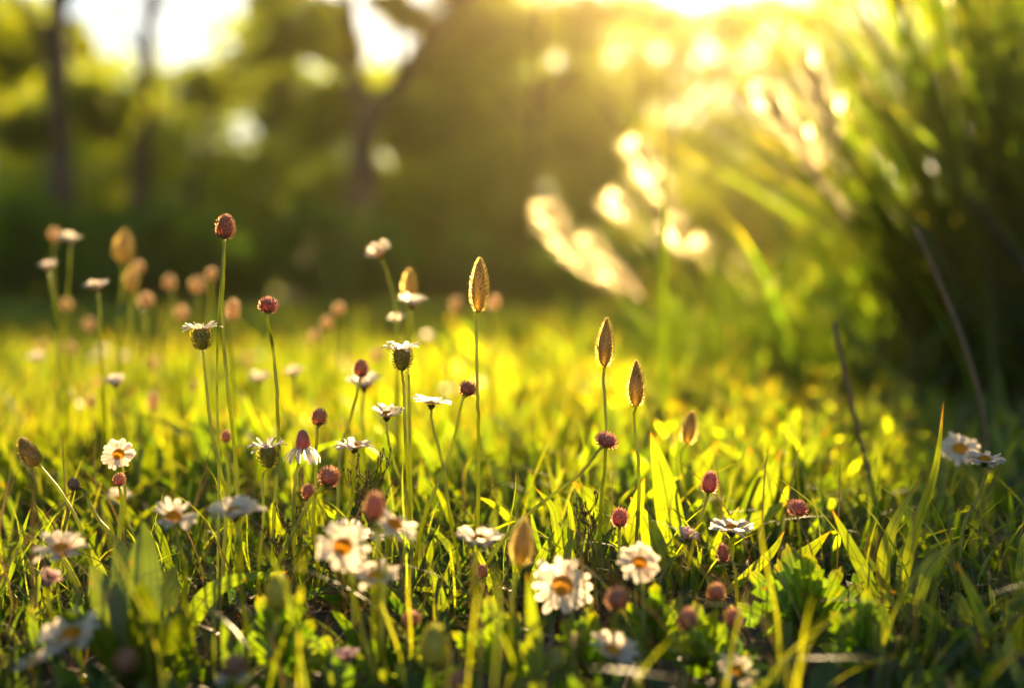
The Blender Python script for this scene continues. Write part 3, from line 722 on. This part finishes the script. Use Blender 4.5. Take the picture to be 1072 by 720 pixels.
UPF = (0, 1, 0)
def focus_flowers():
    d = .75
    bud(236, 238, d, 20, 27, (.1, 1, .1), [(234, 270), (233, 330), (238, 400), (246, 480), (248, 530)], 'tallest pinkish brown oval flower head on a twin stem', 'bud_brown', n=150, pointed=.25, extra=[[(234, 254), (229, 330), (227, 400), (229, 510)]])
    daisy(211, 344, d, 42, (-.05, 1, .04), [(215, 395), (223, 450), (231, 500), (234, 530)], 'white daisy on a bulging scaly cup just left of the tallest flower head', 'cup')
    bud(281, 320, .76, 19, 17, (.1, 1, .05), [(282, 332), (286, 370), (290, 420), (290, 470), (286, 540)], 'pinkish red bud on a tall bare stem right of the tallest flower head', n=100)
    daisy(421, 365, d, 43, (.02, 1, .08), [(422, 410), (426, 460), (428, 510), (428, 570)], 'white daisy on a scaly cup, left of the tallest plantain and above the flaring daisy', 'cup', extra=[[(428, 392), (429, 450), (431, 560)]])
    plantain(502, 298, d, 20, 56, (.02, 1, .0), [(501, 335), (499, 400), (502, 470), (500, 560)], 'tallest brown plantain seed head, standing alone in the centre')
    plantain(634, 358, .76, 19, 50, (.05, 1, 0), [(632, 400), (633, 460), (629, 540), (627, 600)], 'plantain seed head above the curved pink flower, left one of the pair')
    plantain(666, 401, .75, 20, 48, (0, 1, .03), [(665, 440), (666, 500), (664, 590)], 'plantain seed head, right and lower one of the pair')
    bud(490, 407, d, 19, 16, (.2, 1, .05), [(487, 420), (472, 470), (455, 515), (438, 560)], 'round brownish bud on a stem slanting across the tall plantain stem', 'bud_brown')
    daisy(452, 421, d, 42, (.1, 1, -.05), [(455, 445), (463, 490), (473, 540), (480, 590)], 'flat white daisy seen from the side under the slanting round bud', 'open', pale=True)
    daisy(405, 434, .74, 40, (.05, 1, .12), [(406, 462), (416, 490), (428, 520), (432, 570)], 'white daisy with petals flaring upwards below the high cup daisy', 'flare', n=13, pale=True)
    daisy(371, 467, .73, 42, (.05, 1, .08), [(372, 485), (368, 520), (360, 570)], 'flat white daisy above the wiry dry sprig', 'open', pale=True)
    bud(334, 437, .76, 17, 19, (.05, 1, 0), [(332, 452), (331, 490), (330, 550)], 'small reddish bud above the drooping daisy', 'bud_brown')
    daisy(280, 468, d, 40, (-.1, 1, .06), [(277, 500), (274, 540), (270, 600)], 'white daisy on a scaly cup left of the drooping daisy', 'cup')
    daisy(317, 466, .74, 40, (0, 1, .06), [(313, 490), (309, 530), (306, 590)], 'daisy with a pink cone and white petals hanging down', 'cone')
    bud(345, 499, .71, 22, 21, (.25, 1, .1), [(340, 511), (325, 522), (305, 560), (285, 610)], 'round reddish brown bud on a slanting stem below the drooping daisy', 'bud_brown')
    bud(323, 515, .73, 14, 18, (0, 1, 0), [(322, 530), (316, 570), (308, 620)], 'tiny upright bud left of the round slanting bud', 'bud_brown')
    bud(635, 461, d, 23, 15, (.3, 1, .1), [(629, 472), (605, 497), (568, 528), (532, 560), (495, 615)], 'pink white flower head on a long stem curving down to the left', n=90)
    bud(743, 505, d, 18, 25, (.15, 1, .05), [(738, 521), (728, 550), (720, 590)], 'crimson oval bud above the small half open pink daisy', pointed=.3)
    bud(649, 542, .74, 18, 21, (.05, 1, .05), [(650, 556), (649, 580), (646, 620)], 'crimson bud just above the round white daisy with yellow centre')
    daisy(719, 560, .73, 27, (.35, 1, .3), [(711, 575), (698, 592), (688, 625)], 'small half closed pink daisy left of the wide cream daisy', 'closed')
    daisy(766, 553, .73, 50, (.05, 1, .10), [(768, 580), (771, 610), (772, 650)], 'wide cream white daisy with a brownish calyx among yellow leaves', 'open', n=24, pale=True)
    bud(835, 532, d, 20, 17, (.05, 1, .05), [(834, 546), (834, 580), (832, 620)], 'red bud on a straight stem above the large toothed leaves')
    bud(757, 579, .76, 13, 21, (-.1, 1, .1), [(757, 592), (756, 620)], 'small pale pink bud under the wide cream daisy')
    daisy(124, 475, .78, 37, (.05, .55, .8), [(128, 492), (130, 530), (126, 580)], 'white daisy turned to the camera with orange centre, left side', 'open', n=15)
    plantain(30, 473, .76, 19, 33, (-.55, 1, .1), [(42, 487), (62, 515), (80, 550), (97, 590)], 'brown plantain head leaning left on an arching stem at the left edge', n=240)
    bud(77, 507, .73, 13, 14, (-.5, 1, 0), [(86, 514), (105, 540), (122, 572)], 'tiny pinkish bud on an arching stem near the left edge', 'bud_brown', n=60)
    bud(237, 457, .85, 12, 14, UPF, [(238, 470), (240, 500), (240, 540)], 'tiny soft bud between the stems of the tallest flower head', 'bud_brown', n=50)
    daisy(1005, 469, .88, 46, (-.1, .75, .6), [(1000, 490), (995, 530)], 'shaded bluish white daisy, rear one of the pair on the right', 'open', n=16)
    daisy(1031, 481, .78, 44, (.1, 1, .2), [(1028, 500), (1018, 530), (1008, 560)], 'shaded bluish white daisy, front one of the pair on the right', 'open', n=18)
    bud(505, 598, .72, 12, 16, UPF, [(504, 612), (502, 640)], 'tiny dull bud low in the grass behind the cream centre daisy', 'bud_brown', n=60)
focus_flowers()

def near_flowers():
    daisy(181, 540, .64, 55, (.12, 1, .38), [(187, 565), (192, 600), (192, 650)], 'soft white daisy left of the side view daisy, above the big leaf', 'up', n=13)
    daisy(246, 536, .62, 62, (0, 1, .16), [(249, 560), (254, 610), (259, 690)], 'soft white daisy seen edge on with a thick stem, left of centre', 'up', n=18, pale=True)
    daisy(64, 574, .63, 60, (.08, 1, .34), [(70, 592), (78, 620), (84, 650)], 'soft white daisy low at the left edge above a closed pink daisy', 'up', n=14, pale=True)
    daisy(52, 605, .64, 28, (.5, 1, .2), [(50, 622), (52, 650)], 'closed pink tipped daisy below the left edge daisy', 'closed')
    daisy(74, 664, .53, 74, (-.3, 1, .45), [(84, 690), (96, 712), (108, 730)], 'blurred white daisy with orange centre in the bottom left corner', 'open', n=14)
    daisy(36, 692, .54, 44, (-.2, 1, .1), [(40, 712), (44, 730)], 'blurred pinkish daisy half hidden in the bottom left corner', 'open', n=12, pale=True)
    daisy(359, 571, .57, 62, (.15, .62, .75), [(368, 602), (380, 650), (392, 715)], 'blurred white daisy with big orange centre facing the camera, left of centre', 'open', n=11)
    daisy(366, 552, .66, 36, (.2, 1, .2), [(368, 575), (372, 610)], 'small daisy peeking out behind the orange centred blurred daisy', 'open', n=12, pale=True)
    daisy(414, 549, .58, 56, (.5, .9, .35), [(407, 575), (400, 620), (398, 690)], 'blurred daisy tilting right with an orange centre beside a brown bud', 'open', n=10)
    bud(392, 531, .56, 22, 34, (.1, 1, 0), [(396, 550), (398, 600), (398, 680)], 'blurred brown bud touching the tilted daisy', 'bud_brown')
    daisy(393, 602, .59, 52, (.05, 1, .25), [(390, 625), (392, 670), (394, 730)], 'blurred pinkish white daisy seen edge on below the tilted one', 'up', n=18, pale=True)
    daisy(502, 564, .64, 54, (.1, 1, .2), [(498, 590), (497, 630), (497, 690)], 'soft cream daisy with pale yellow centre on a straight stem, centre', 'up', n=12)
    plantain(547, 567, .58, 24, 50, (.1, 1, 0), [(543, 600), (537, 640), (534, 725)], 'blurred brown plantain head in the lower centre', 'seed', n=240)
    daisy(589, 612, .65, 66, (.05, .5, .85), [(598, 640), (604, 680), (606, 720)], 'large white daisy facing the camera with separate petals, lower centre', 'open', n=11, pale=True)
    daisy(670, 588, .62, 46, (.05, .6, .75), [(673, 612), (674, 650), (676, 690)], 'round white daisy with clear yellow centre right of the large daisy', 'open', n=22)
    bud(646, 627, .58, 24, 24, UPF, [(644, 645), (642, 690)], 'blurred brown bud below the round yellow centred daisy', 'bud_brown')
    bud(720, 648, .60, 22, 24, (.1, 1, 0), [(716, 665), (712, 710)], 'blurred brown bud left of a twin bud, bottom right of centre', 'bud_brown')
    bud(768, 647, .60, 20, 22, (0, 1, .1), [(766, 664), (765, 710)], 'blurred brown bud beside the large toothed leaves', 'bud_brown')
    bud(750, 620, .64, 19, 20, (0, 1, 0), [(750, 634), (748, 670)], 'soft brown bud below the wide cream daisy', 'bud_brown')
    daisy(641, 680, .57, 56, (.3, 1, .3), [(645, 700), (648, 735)], 'blurred white daisy tilted to the right at the bottom centre', 'up', n=16, pale=True)
    daisy(772, 701, .56, 48, (.25, .8, .5), [(776, 720), (778, 740)], 'blurred white daisy with orange centre at the bottom right of centre', 'open', n=12)
    bud(291, 620, .55, 28, 44, (.05, 1, 0), [(290, 645), (286, 690), (284, 730)], 'blurred green bud left of the blurred orange centred daisies', 'bud_green', pointed=.3, sr=.0016)
    bud(455, 677, .53, 32, 52, (.05, 1, 0), [(456, 705), (456, 735)], 'large blurred green bud at the bottom centre', 'bud_green', pointed=.3, sr=.0018)
    bud(431, 648, .62, 19, 18, UPF, [(430, 664), (428, 700)], 'small blurred bud above left of the large green bud', 'bud_brown')
    daisy(362, 686, .57, 32, (.05, 1, .05), [(366, 704), (372, 730)], 'small pinkish daisy low at the bottom left of centre', 'closed')
    bud(479, 712, .54, 24, 22, UPF, [(479, 730)], 'pinkish bud cut by the bottom edge beside the large green bud', 'bud_brown')
    bud(582, 692, .54, 26, 26, UPF, [(582, 715), (582, 740)], 'blurred dull bud between two bottom centre daisies', 'bud_green')
    bud(131, 692, .54, 26, 28, (.3, 1, 0), [(126, 710), (120, 735)], 'blurred brown bud right of the bottom left corner daisy', 'bud_brown')
    daisy(244, 711, .54, 42, (.05, 1, .1), [(246, 735)], 'white daisy cut by the bottom edge, left of centre', 'open', n=14, pale=True)
near_flowers()
bud(125, 502, .74, 13, 15, (.1, 1, 0), [(126, 516), (126, 545)], 'tiny brown bud right under the camera facing daisy at left', 'bud_brown', n=60)
daisy(388, 562, .68, 34, (.2, 1, .1), [(388, 582), (390, 620)], 'small soft daisy between the tilted daisy and the pinkish white one below it', 'up', n=13)
bud(246, 697, .55, 26, 22, UPF, [(247, 712), (247, 735)], 'blurred brown bud above the daisy cut by the bottom edge', 'bud_brown')

def far_flowers():
    daisy(397, 265, .98, 36, (-.35, .8, .4), [(408, 290), (414, 320), (416, 370)], 'highest white daisy, soft, on a curved stem left of the tallest plantain', 'puff', n=14)
    plantain(429, 297, 1.0, 16, 30, UPF, [(429, 330), (428, 370)], 'soft brown plantain head above a white daisy, under the highest daisy', n=160, sr=.0014)
    daisy(431, 318, .95, 36, (.1, 1, .2), [(431, 340), (430, 380)], 'soft white daisy just below the soft brown plantain head', 'puff', n=14)
    daisy(415, 335, 1.02, 24, (-.1, 1, .3), [(415, 350), (414, 390)], 'small soft white daisy left below the other soft daisies', 'puff', n=13)
    daisy(381, 403, .92, 46, (0, 1, .25), [(382, 430), (380, 470)], 'soft white daisy behind a brown bud, above the flaring daisy', 'puff', n=14)
    bud(378, 386, .83, 17, 19, (.1, 1, 0), [(374, 405), (366, 440), (358, 480)], 'soft brown bud in front of a soft white daisy', 'bud_brown')
    daisy(120, 401, .98, 30, (-.05, 1, .3), [(123, 420), (130, 455)], 'soft white daisy above the camera facing daisy on the left', 'puff', n=13)
    daisy(101, 301, 1.0, 32, (-.1, 1, .1), [(105, 320), (103, 360), (105, 400)], 'soft flat daisy on a thick stem, left', 'puff', n=14)
    daisy(73, 252, 1.1, 30, (.05, 1, .2), [(72, 280), (70, 330), (72, 380)], 'blurred white daisy highest at the left', 'puff', n=14)
    daisy(50, 280, 1.08, 27, (-.05, 1, .25), [(54, 310), (58, 350), (60, 390)], 'blurred pinkish daisy left of the highest left daisy', 'puff', n=13)
    daisy(272, 397, 1.15, 28, (0, 1, .25), [(273, 420), (274, 450)], 'blurred white daisy behind the tall red bud stem, left of it', 'puff', n=13)
    daisy(308, 391, 1.15, 26, (0, 1, .3), [(308, 415), (306, 445)], 'blurred white daisy behind the tall red bud stem, right of it', 'puff', n=13)
    daisy(125, 522, .92, 32, (0, .8, .6), [(126, 545), (127, 570)], 'soft white daisy below the camera facing daisy on the left', 'puff', n=13)
    daisy(38, 376, 1.3, 22, (0, 1, .4), [(39, 400), (40, 430)], 'very blurred small daisy at the left edge in the sunlit grass', 'puff', n=13)
    plantain(130, 258, 1.25, 20, 34, (.1, 1, 0), [(128, 300), (126, 350)], 'blurred brown plantain head, largest of the blurred ones at left', n=120, sr=.0016)
    plantain(138, 293, 1.2, 15, 27, UPF, [(138, 320), (138, 360)], 'blurred brown plantain head just under the largest blurred one', n=120, sr=.0015)
    plantain(722, 447, .86, 18, 34, (.2, 1, 0), [(717, 480), (715, 520), (714, 570)], 'soft plantain head leaning right beside broad yellow leaves', n=220)
    plantain(300, 445, 1.3, 14, 26, UPF, [(300, 470)], 'blurred plantain head behind the drooping daisy', n=100, sr=.0015)
    specs = [(57, 246, 15, 18, 1.25, 'blurred brown bud left of the highest left daisy'), (145, 280, 14, 16, 1.3, 'blurred brown bud at the tip of a leaning stem, left'),
             (178, 296, 15, 18, 1.35, 'blurred brown bud between two groups of blurred heads, left'), (207, 299, 17, 22, 1.3, 'blurred brown bud left below the tallest flower head'),
             (222, 287, 13, 15, 1.25, 'blurred pinkish bud touching the tallest flower stem on its left'), (244, 325, 18, 27, 1.05, 'soft orange brown bud right of the tallest flower stem'),
             (153, 315, 19, 19, 1.2, 'blurred pale bud left of the scaly cup daisy'), (190, 328, 17, 17, 1.35, 'very blurred pale bud just above the scaly cup daisy'),
             (70, 319, 14, 16, 1.3, 'blurred small bud under the pinkish left daisy'), (355, 324, 15, 16, 1.25, 'blurred orange bud right of the tall red bud'),
             (342, 338, 13, 14, 1.35, 'very blurred orange bud below left of another one, right of the tall red bud'), (518, 316, 15, 18, 1.2, 'blurred orange bud behind the tallest plantain head'),
             (160, 420, 14, 24, 1.1, 'blurred brown bud right of the soft daisy on the left'), (95, 421, 11, 18, 1.2, 'blurred dark bud left of the soft daisy on the left'),
             (330, 352, 14, 14, 1.45, 'very blurred pale bud in the far grass, left of centre'), (395, 372, 14, 15, 1.4, 'very blurred bud behind the brown bud left of centre'),
             (700, 462, 14, 15, 1.1, 'blurred pale bud left of the soft leaning plantain head'), (478, 318, 14, 18, 1.5, 'very blurred faint bud left of the tallest plantain head'),
             (93, 340, 14, 16, 1.5, 'very blurred faint bud below the soft flat daisy on the left'), (72, 365, 16, 18, 1.4, 'very blurred bud low in the sunlit grass at left'),
             (205, 405, 14, 15, 1.3, 'blurred bud beside the stem of the scaly cup daisy'), (660, 480, 12, 13, 1.2, 'blurred bud behind the right plantain stem')]
    for x, y, wp, hp, d, lb in specs:
        wp *= .84; hp *= .92
        bud(x, y, d, wp, hp, (R.uniform(-.15, .15), 1, 0), [(x + R.uniform(-3, 3), y + 30), (x + R.uniform(-8, 8), y + 70)], lb, 'bud_tan', sr=.0013, n=60)
far_flowers()
for k in range(16):
    x, y, dd = R.uniform(10, 520), R.uniform(345, 420), R.uniform(1.5, 2.6)
    if k % 3: daisy(x, y, dd, R.uniform(17, 24), (R.uniform(-.2, .2), 1, .3), [(x + R.uniform(-4, 4), y + 25)], 'very blurred pale daisy, one of the faint dots in the far sunlit grass', 'puff', n=11, lo=True)
    else: bud(x, y, dd, 12, 14, UPF, [(x + R.uniform(-4, 4), y + 25)], 'very blurred tan bud, one of the faint dots in the far sunlit grass', 'bud_tan', n=50)

# ------------------------------------------------------------------ broad leaves, toothed plants, sprigs, dead stalks
def big_blade(label, pts, d, wpx, m='broad', cat='grass blade', name='grass_blade', face=None, group='broad grass blades', d_tip=None):
    """pts in pixels from base to tip; root of the blade on the ground"""
    k = len(pts); d_tip = d if d_tip is None else d_tip
    q = [P(x, y, d + (d_tip - d) * i / (k - 1)) for i, (x, y) in enumerate(pts)]
    q[0].z = max(q[0].z, .003)
    b = Vector((q[0].x, q[0].y, float(gh(q[0].x, q[0].y)) - .003))
    if q[0].z > b.z + .012: q = [b] + q
    side = face or Vector((1, R.uniform(-.5, .5), 0))
    # lay the width across the blade as the camera would meet it, with a turn of its own
    mb = MB(); t = (q[-1] - q[0]).normalized(); s = t.cross(Vector((R.uniform(-.35, .35), -1, .1))).normalized()
    ribbon(mb, catmull(q, 5), wpx * d / F, .16, s if face is None else face, prof=lambda k: min(1, .45 + 1.3 * k) * (1 - k ** 2.6), wave=.05)
    o = mb.build(name, M[m]); me = o.data
    me.transform(Matrix.Translation(-b)); o.location = b
    tag(o, label, cat, group)
    return o

def leaf_tufts():
    d = .77
    for lb, pts, dd, wp in [
        ('tall yellow green blade rising left of the soft plantain head', [(712, 610), (705, 560), (694, 500), (681, 452)], .80, 26),
        ('yellow blade leaning left behind the left plantain stem', [(672, 600), (650, 560), (625, 528), (598, 503)], .82, 25),
        ('short upright yellow blade between the two plantain stems', [(655, 600), (660, 560), (668, 525), (675, 500)], .80, 16),
        ('yellow blade leaning right across the soft plantain stem', [(690, 545), (712, 515), (735, 487), (752, 462)], .93, 26),
        ('long yellow blade rising right of the wide cream daisy', [(760, 610), (790, 550), (806, 505), (818, 470)], .90, 20),
        ('yellow blade pointing right below the tall right blade', [(720, 600), (770, 555), (800, 540), (828, 522)], .84, 16),
        ('bright blade pointing up right toward the red bud', [(790, 620), (820, 600), (845, 580), (869, 556)], .76, 20),
        ('narrow blade crossing below the wide cream daisy', [(760, 620), (785, 600), (808, 578), (821, 556)], .76, 10),
        ('blurred yellow blade standing behind the red bud', [(800, 560), (795, 520), (788, 490), (784, 468)], 1.0, 22),
        ('blurred yellow blade leaning right behind the tall right blade', [(800, 560), (822, 510), (845, 475), (868, 448)], 1.05, 18),
        ('slim blade beside the curved pink flower stem', [(590, 620), (584, 560), (578, 530), (560, 510)], .76, 9),
        ('upright blade under the curved pink flower stem', [(597, 600), (598, 570), (597, 540), (595, 522)], .76, 10),
        ('dark folded blade at the foot of the right plantain', [(700, 640), (690, 590), (678, 550), (660, 520)], .76, 22)]:
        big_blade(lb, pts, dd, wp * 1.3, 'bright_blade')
    for lb, pts, dd, wp in [
        ('tallest thin blade in the shaded grass on the right', [(945, 620), (958, 560), (980, 490), (988, 420)], .72, 16),
        ('broad blade curving right in the shade, left of the tallest thin blade', [(925, 625), (926, 580), (940, 540), (966, 497)], .72, 17),
        ('yellow edged blade leaning left in the shaded grass', [(922, 650), (910, 610), (890, 570), (871, 533)], .70, 17),
        ('orange tipped blade leaning left at the bottom right', [(1048, 725), (1040, 680), (1022, 630), (1000, 586)], .64, 19),
        ('long yellow green blade arching over to the bottom right', [(1030, 720), (990, 660), (960, 630), (932, 618)], .66, 17),
        ('teal broad blade bending right in the shaded grass', [(950, 690), (958, 630), (975, 590), (1006, 566)], .70, 22),
        ('dark teal blade behind the orange tipped blade', [(1030, 690), (1015, 650), (1003, 625), (993, 625)], .68, 18),
        ('wide dark blade at the bottom right between arching blades', [(932, 720), (930, 680), (922, 640), (912, 645)], .64, 22),
        ('shaded blade bending left below the yellow edged blade', [(940, 720), (925, 690), (918, 665), (912, 648)], .62, 14),
        ('thin blade standing in the shade above the red bud', [(915, 560), (914, 520), (916, 490), (918, 475)], .85, 12),
        ('blurred blade in the shade left of the tallest thin blade', [(918, 560), (918, 510), (920, 460), (924, 430)], 1.0, 12),
        ('long flat blade lying across the middle of the grass', [(498, 626), (460, 618), (420, 616), (380, 622)], .73, 7),
        ('curved blade sweeping right over the left foreground grass', [(195, 660), (215, 625), (245, 607), (300, 598)], .68, 24),
        ('pale thin blade at the left edge, leaning right', [(5, 620), (18, 580), (26, 550), (32, 532)], .74, 6),
        ('upright blade at the bottom left, pale green', [(255, 740), (240, 700), (236, 670), (232, 640)], .60, 14),
        ('thick blade standing before the lower centre plantain', [(562, 730), (560, 690), (556, 640), (552, 600)], .58, 22)]:
        big_blade(lb, pts, dd, wp, 'bright_blade' if any(k in lb for k in ('orange', 'yellow', 'tallest', 'curving right')) else 'broad')  # blades meant to look lit get the brighter colour, even in shade
    c = P(356, 300, 4.6)
    reed_clump('tall blurred tuft of bright grass standing before the forked tree', c.x, c.y, [(26, -0.14, 0.2, -0.1, 0.1, 0.3, 0.62, 0.008, 0.016, 0.03, 0.2)], [], 'grass tufts far in the meadow')
    # dead stalks in the shade
    for lb, pts, dd in [('tall bent brown dead stalk in the shaded right side', [(959, 240), (985, 300), (1012, 370), (1030, 440), (1033, 500)], 1.05),
                        ('shorter brown dead stalk left of the bent one', [(873, 338), (884, 390), (898, 450), (910, 500)], 1.0)]:
        q = [P(x, y, dd) for x, y in pts]; g = ground_end(q[-1], q[-2]); mb = MB()
        tube(mb, catmull((q + [g])[::-1], 6), .0021, .0016, 7)
        o = mb.build('dead_stalk', M['brown_stem']); o.data.transform(Matrix.Translation(-g)); o.location = g
        tag(o, lb, 'dead stalk', 'brown dead stalks')
leaf_tufts()

def toothed_leaf(mb, path, width, teeth, side, r):
    """a pointed leaf with large saw teeth along both edges"""
    n = len(path); v = []; f = []; a = []; cc = []
    for i, p in enumerate(path):
        t = (path[min(i + 1, n - 1)] - path[max(i - 1, 0)]).normalized(); s = side - t * side.dot(t); s.normalize(); nn = t.cross(s)
        k = i / (n - 1); env = math.sin(math.pi * min(1, (.05 + .95 * k)) ** .8) ** .85
        saw = (k * teeth + .35) % 1.0; hw = width * .5 * env * (.5 + .75 * saw) if i < n - 1 else width * .01
        fw = t * width * .26 * saw * (1 - k)
        v += [p - s * hw + nn * hw * .3 + fw, p - s * hw * .5 + nn * hw * .1 + fw * .4, p, p + s * hw * .5 + nn * hw * .1 + fw * .4, p + s * hw + nn * hw * .3 + fw]; a += [k] * 5; cc += [-1, -.5, 0, .5, 1]
    for i in range(n - 1):
        for j in range(4):
            b = 5 * i + j; f.append((b, b + 1, b + 6, b + 5))
    mb.add(v, f, a, r, cc)

def toothed_plant(label, px, py, d, hpx, wpx, nleaf, group='young toothed leaf plants'):
    top = P(px, py, d); base = Vector((top.x, top.y + .01, float(gh(top.x, top.y)) - .003))
    root = empty('leafy_plant', base); tag(root, label, 'plant', group)
    s = d / F; H = hpx * s; W = wpx * s
    c = P(px, py + hpx, d); c.z = max(c.z, .006)
    mb = MB(); tube(mb, catmull([base, base.lerp(c, .5), c + Vector((0, 0, H * .3))], 5), .0016, .0009, 7); mb.build('stem', M['stem'], root, base)
    for k in range(nleaf):
        u = (k + .5) / nleaf * 2 - 1; u = (1 if k % 2 else -1) * abs(u) if k else 0
        an = u * 1.25 + R.gauss(0, .1); dep = R.uniform(-.5, .5)
        st = c + Vector((u * W * .06, dep * W * .1, H * R.uniform(.0, .25) * (1 - abs(u))))
        l = H * R.uniform(.78, 1.0) * (1 - .12 * abs(u)) + (W * .5 - H) * .5 * abs(u)
        dr = Vector((math.sin(an), dep * .6, math.cos(an))).normalized(); e = st + dr * l
        m = st.lerp(e, .5) + Vector((0, 0, l * .08)) - Vector((0, 1, 0)) * l * .05
        mb = MB(); sd = dr.cross(Vector((R.uniform(-.4, .4), -1, R.uniform(-.2, .5)))).normalized()
        toothed_leaf(mb, catmull([st, m, e], 16), l * R.uniform(.36, .48), R.choice([4, 4, 5]), sd, R.random())
        mb.build('leaf', M['serrated'], root, base)

def toothed():
    toothed_plant('largest toothed leafy plant, bottom right of centre, lit from behind', 842, 600, .69, 105, 165, 10)
    toothed_plant('toothed leaves at the bottom edge below the largest toothed plant', 905, 640, .635, 85, 100, 7)
    toothed_plant('toothed leafy plant under the round yellow centred daisy', 688, 606, .65, 85, 105, 8)
    toothed_plant('low toothed plant between the twin brown buds', 738, 636, .635, 80, 110, 8)
    toothed_plant('toothed leafy plant at the bottom left of centre below the green bud', 298, 636, .63, 90, 130, 8)
    toothed_plant('toothed leafy plant at the bottom centre, right of the large green bud', 520, 648, .63, 80, 110, 8)
    toothed_plant('low toothed plant left of the bottom daisy with orange centre', 612, 645, .63, 75, 95, 7)
    toothed_plant('low toothed plant at the bottom left beside the curved blade', 170, 650, .63, 80, 100, 6)
    # broad plantain rosette left
    c = P(140, 700, .61); b = Vector((c.x, c.y, float(gh(c.x, c.y)) - .003))
    root = empty('leafy_plant', b); tag(root, 'rosette of broad smooth dark green leaves at the lower left', 'plant', 'broad leaf rosettes')
    for x, y, wp, dd in [(150, 545, 46, .60), (185, 590, 44, .62), (95, 590, 38, .58), (205, 640, 40, .56), (120, 560, 40, .66), (60, 640, 34, .54), (150, 610, 46, .53)]:
        e = P(x, y, dd + .035); m = b.lerp(e, .55) + Vector((0, 0, .008)); mb = MB()
        sd = (e - b).normalized().cross(Vector((R.uniform(-.5, .5), -1, .4))).normalized()
        ribbon(mb, catmull([b + Vector((0, 0, .002)), m, e], 9), wp * dd / F, .2, sd, prof=lambda k: max(.12, math.sin(math.pi * k ** .85) ** .8), wave=.12)
        mb.build('leaf', M['big_leaf'], root, b)
toothed()

def sprig(label, px, py, d, hpx, wpx, group='wiry dry sprigs'):
    c = P(px, py + hpx, d); b = Vector((c.x, c.y, float(gh(c.x, c.y)) - .003)); s = d / F
    mb = MB(); top = P(px, py, d)
    main = catmull([b, c if c.z > .01 else b + Vector((0, 0, .01)), c.lerp(top, .6) + Vector((.002, 0, 0)), top], 5); tube(mb, main, .0006, .0003, 5)
    for k in range(16):
        i = R.randrange(len(main) // 3, len(main) - 1); p = main[i]; l = wpx * s * R.uniform(.3, .7)
        q = Vector((R.choice([-1, 1]) * R.uniform(.3, 1), R.uniform(-.6, .6), R.uniform(.5, 1.3))).normalized()
        e = p + q * l; pth = catmull([p, p.lerp(e, .5) + Vector((0, 0, -.001)), e], 4); tube(mb, pth, .00035, .0002, 4)
        for j in range(3):
            z = pth[R.randrange(2, len(pth))]; e2 = z + Vector((R.uniform(-.4, .4), R.uniform(-.3, .3), 1)) * l * .4
            tube(mb, [z, e2], .00025, .0002, 4); tube(mb, [e2, e2 + Vector((0, 0, .0016))], .0006, .0003, 5)
    o = mb.build('dry_sprig', M['straw']); o.data.transform(Matrix.Translation(-b)); o.location = b
    tag(o, label, 'dry sprig', group)
sprig('wiry branching sprig left of the crimson bud', 612, 535, .75, 60, 40)
sprig('wiry branching sprig under the flat white daisy', 385, 488, .74, 75, 55)
sprig('low wiry sprig right of the tall plantain stem foot', 640, 600, .72, 30, 30)
sprig('wiry brown sprig left of the drooping daisy stem', 300, 545, .74, 50, 45)

# ------------------------------------------------------------------ haze
def haze():
    me = bpy.data.meshes.new('haze'); x0, x1, y0, y1, z0, z1 = -26, 30, -3, 44, -1.2, 9
    v = [(x, y, z) for z in (z0, z1) for y in (y0, y1) for x in (x0, x1)]
    me.from_pydata(v, [], [(0, 2, 3, 1), (4, 5, 7, 6), (0, 1, 5, 4), (2, 6, 7, 3), (0, 4, 6, 2), (1, 3, 7, 5)])
    m, t, out = new_mat('haze_air'); pv = t.nodes.new('ShaderNodeVolumePrincipled')
    pv.inputs['Color'].default_value = (1.0, 0.83, 0.44, 1); pv.inputs['Density'].default_value = HAZE_DENSITY; pv.inputs['Anisotropy'].default_value = HAZE_G
    t.links.new(pv.outputs[0], out.inputs['Volume']); me.materials.append(m)
    o = bpy.data.objects.new('haze', me); COL.objects.link(o); tag(o, 'warm hazy air lit by the low sun', 'haze', kind='stuff')
if HAZE_DENSITY: haze()
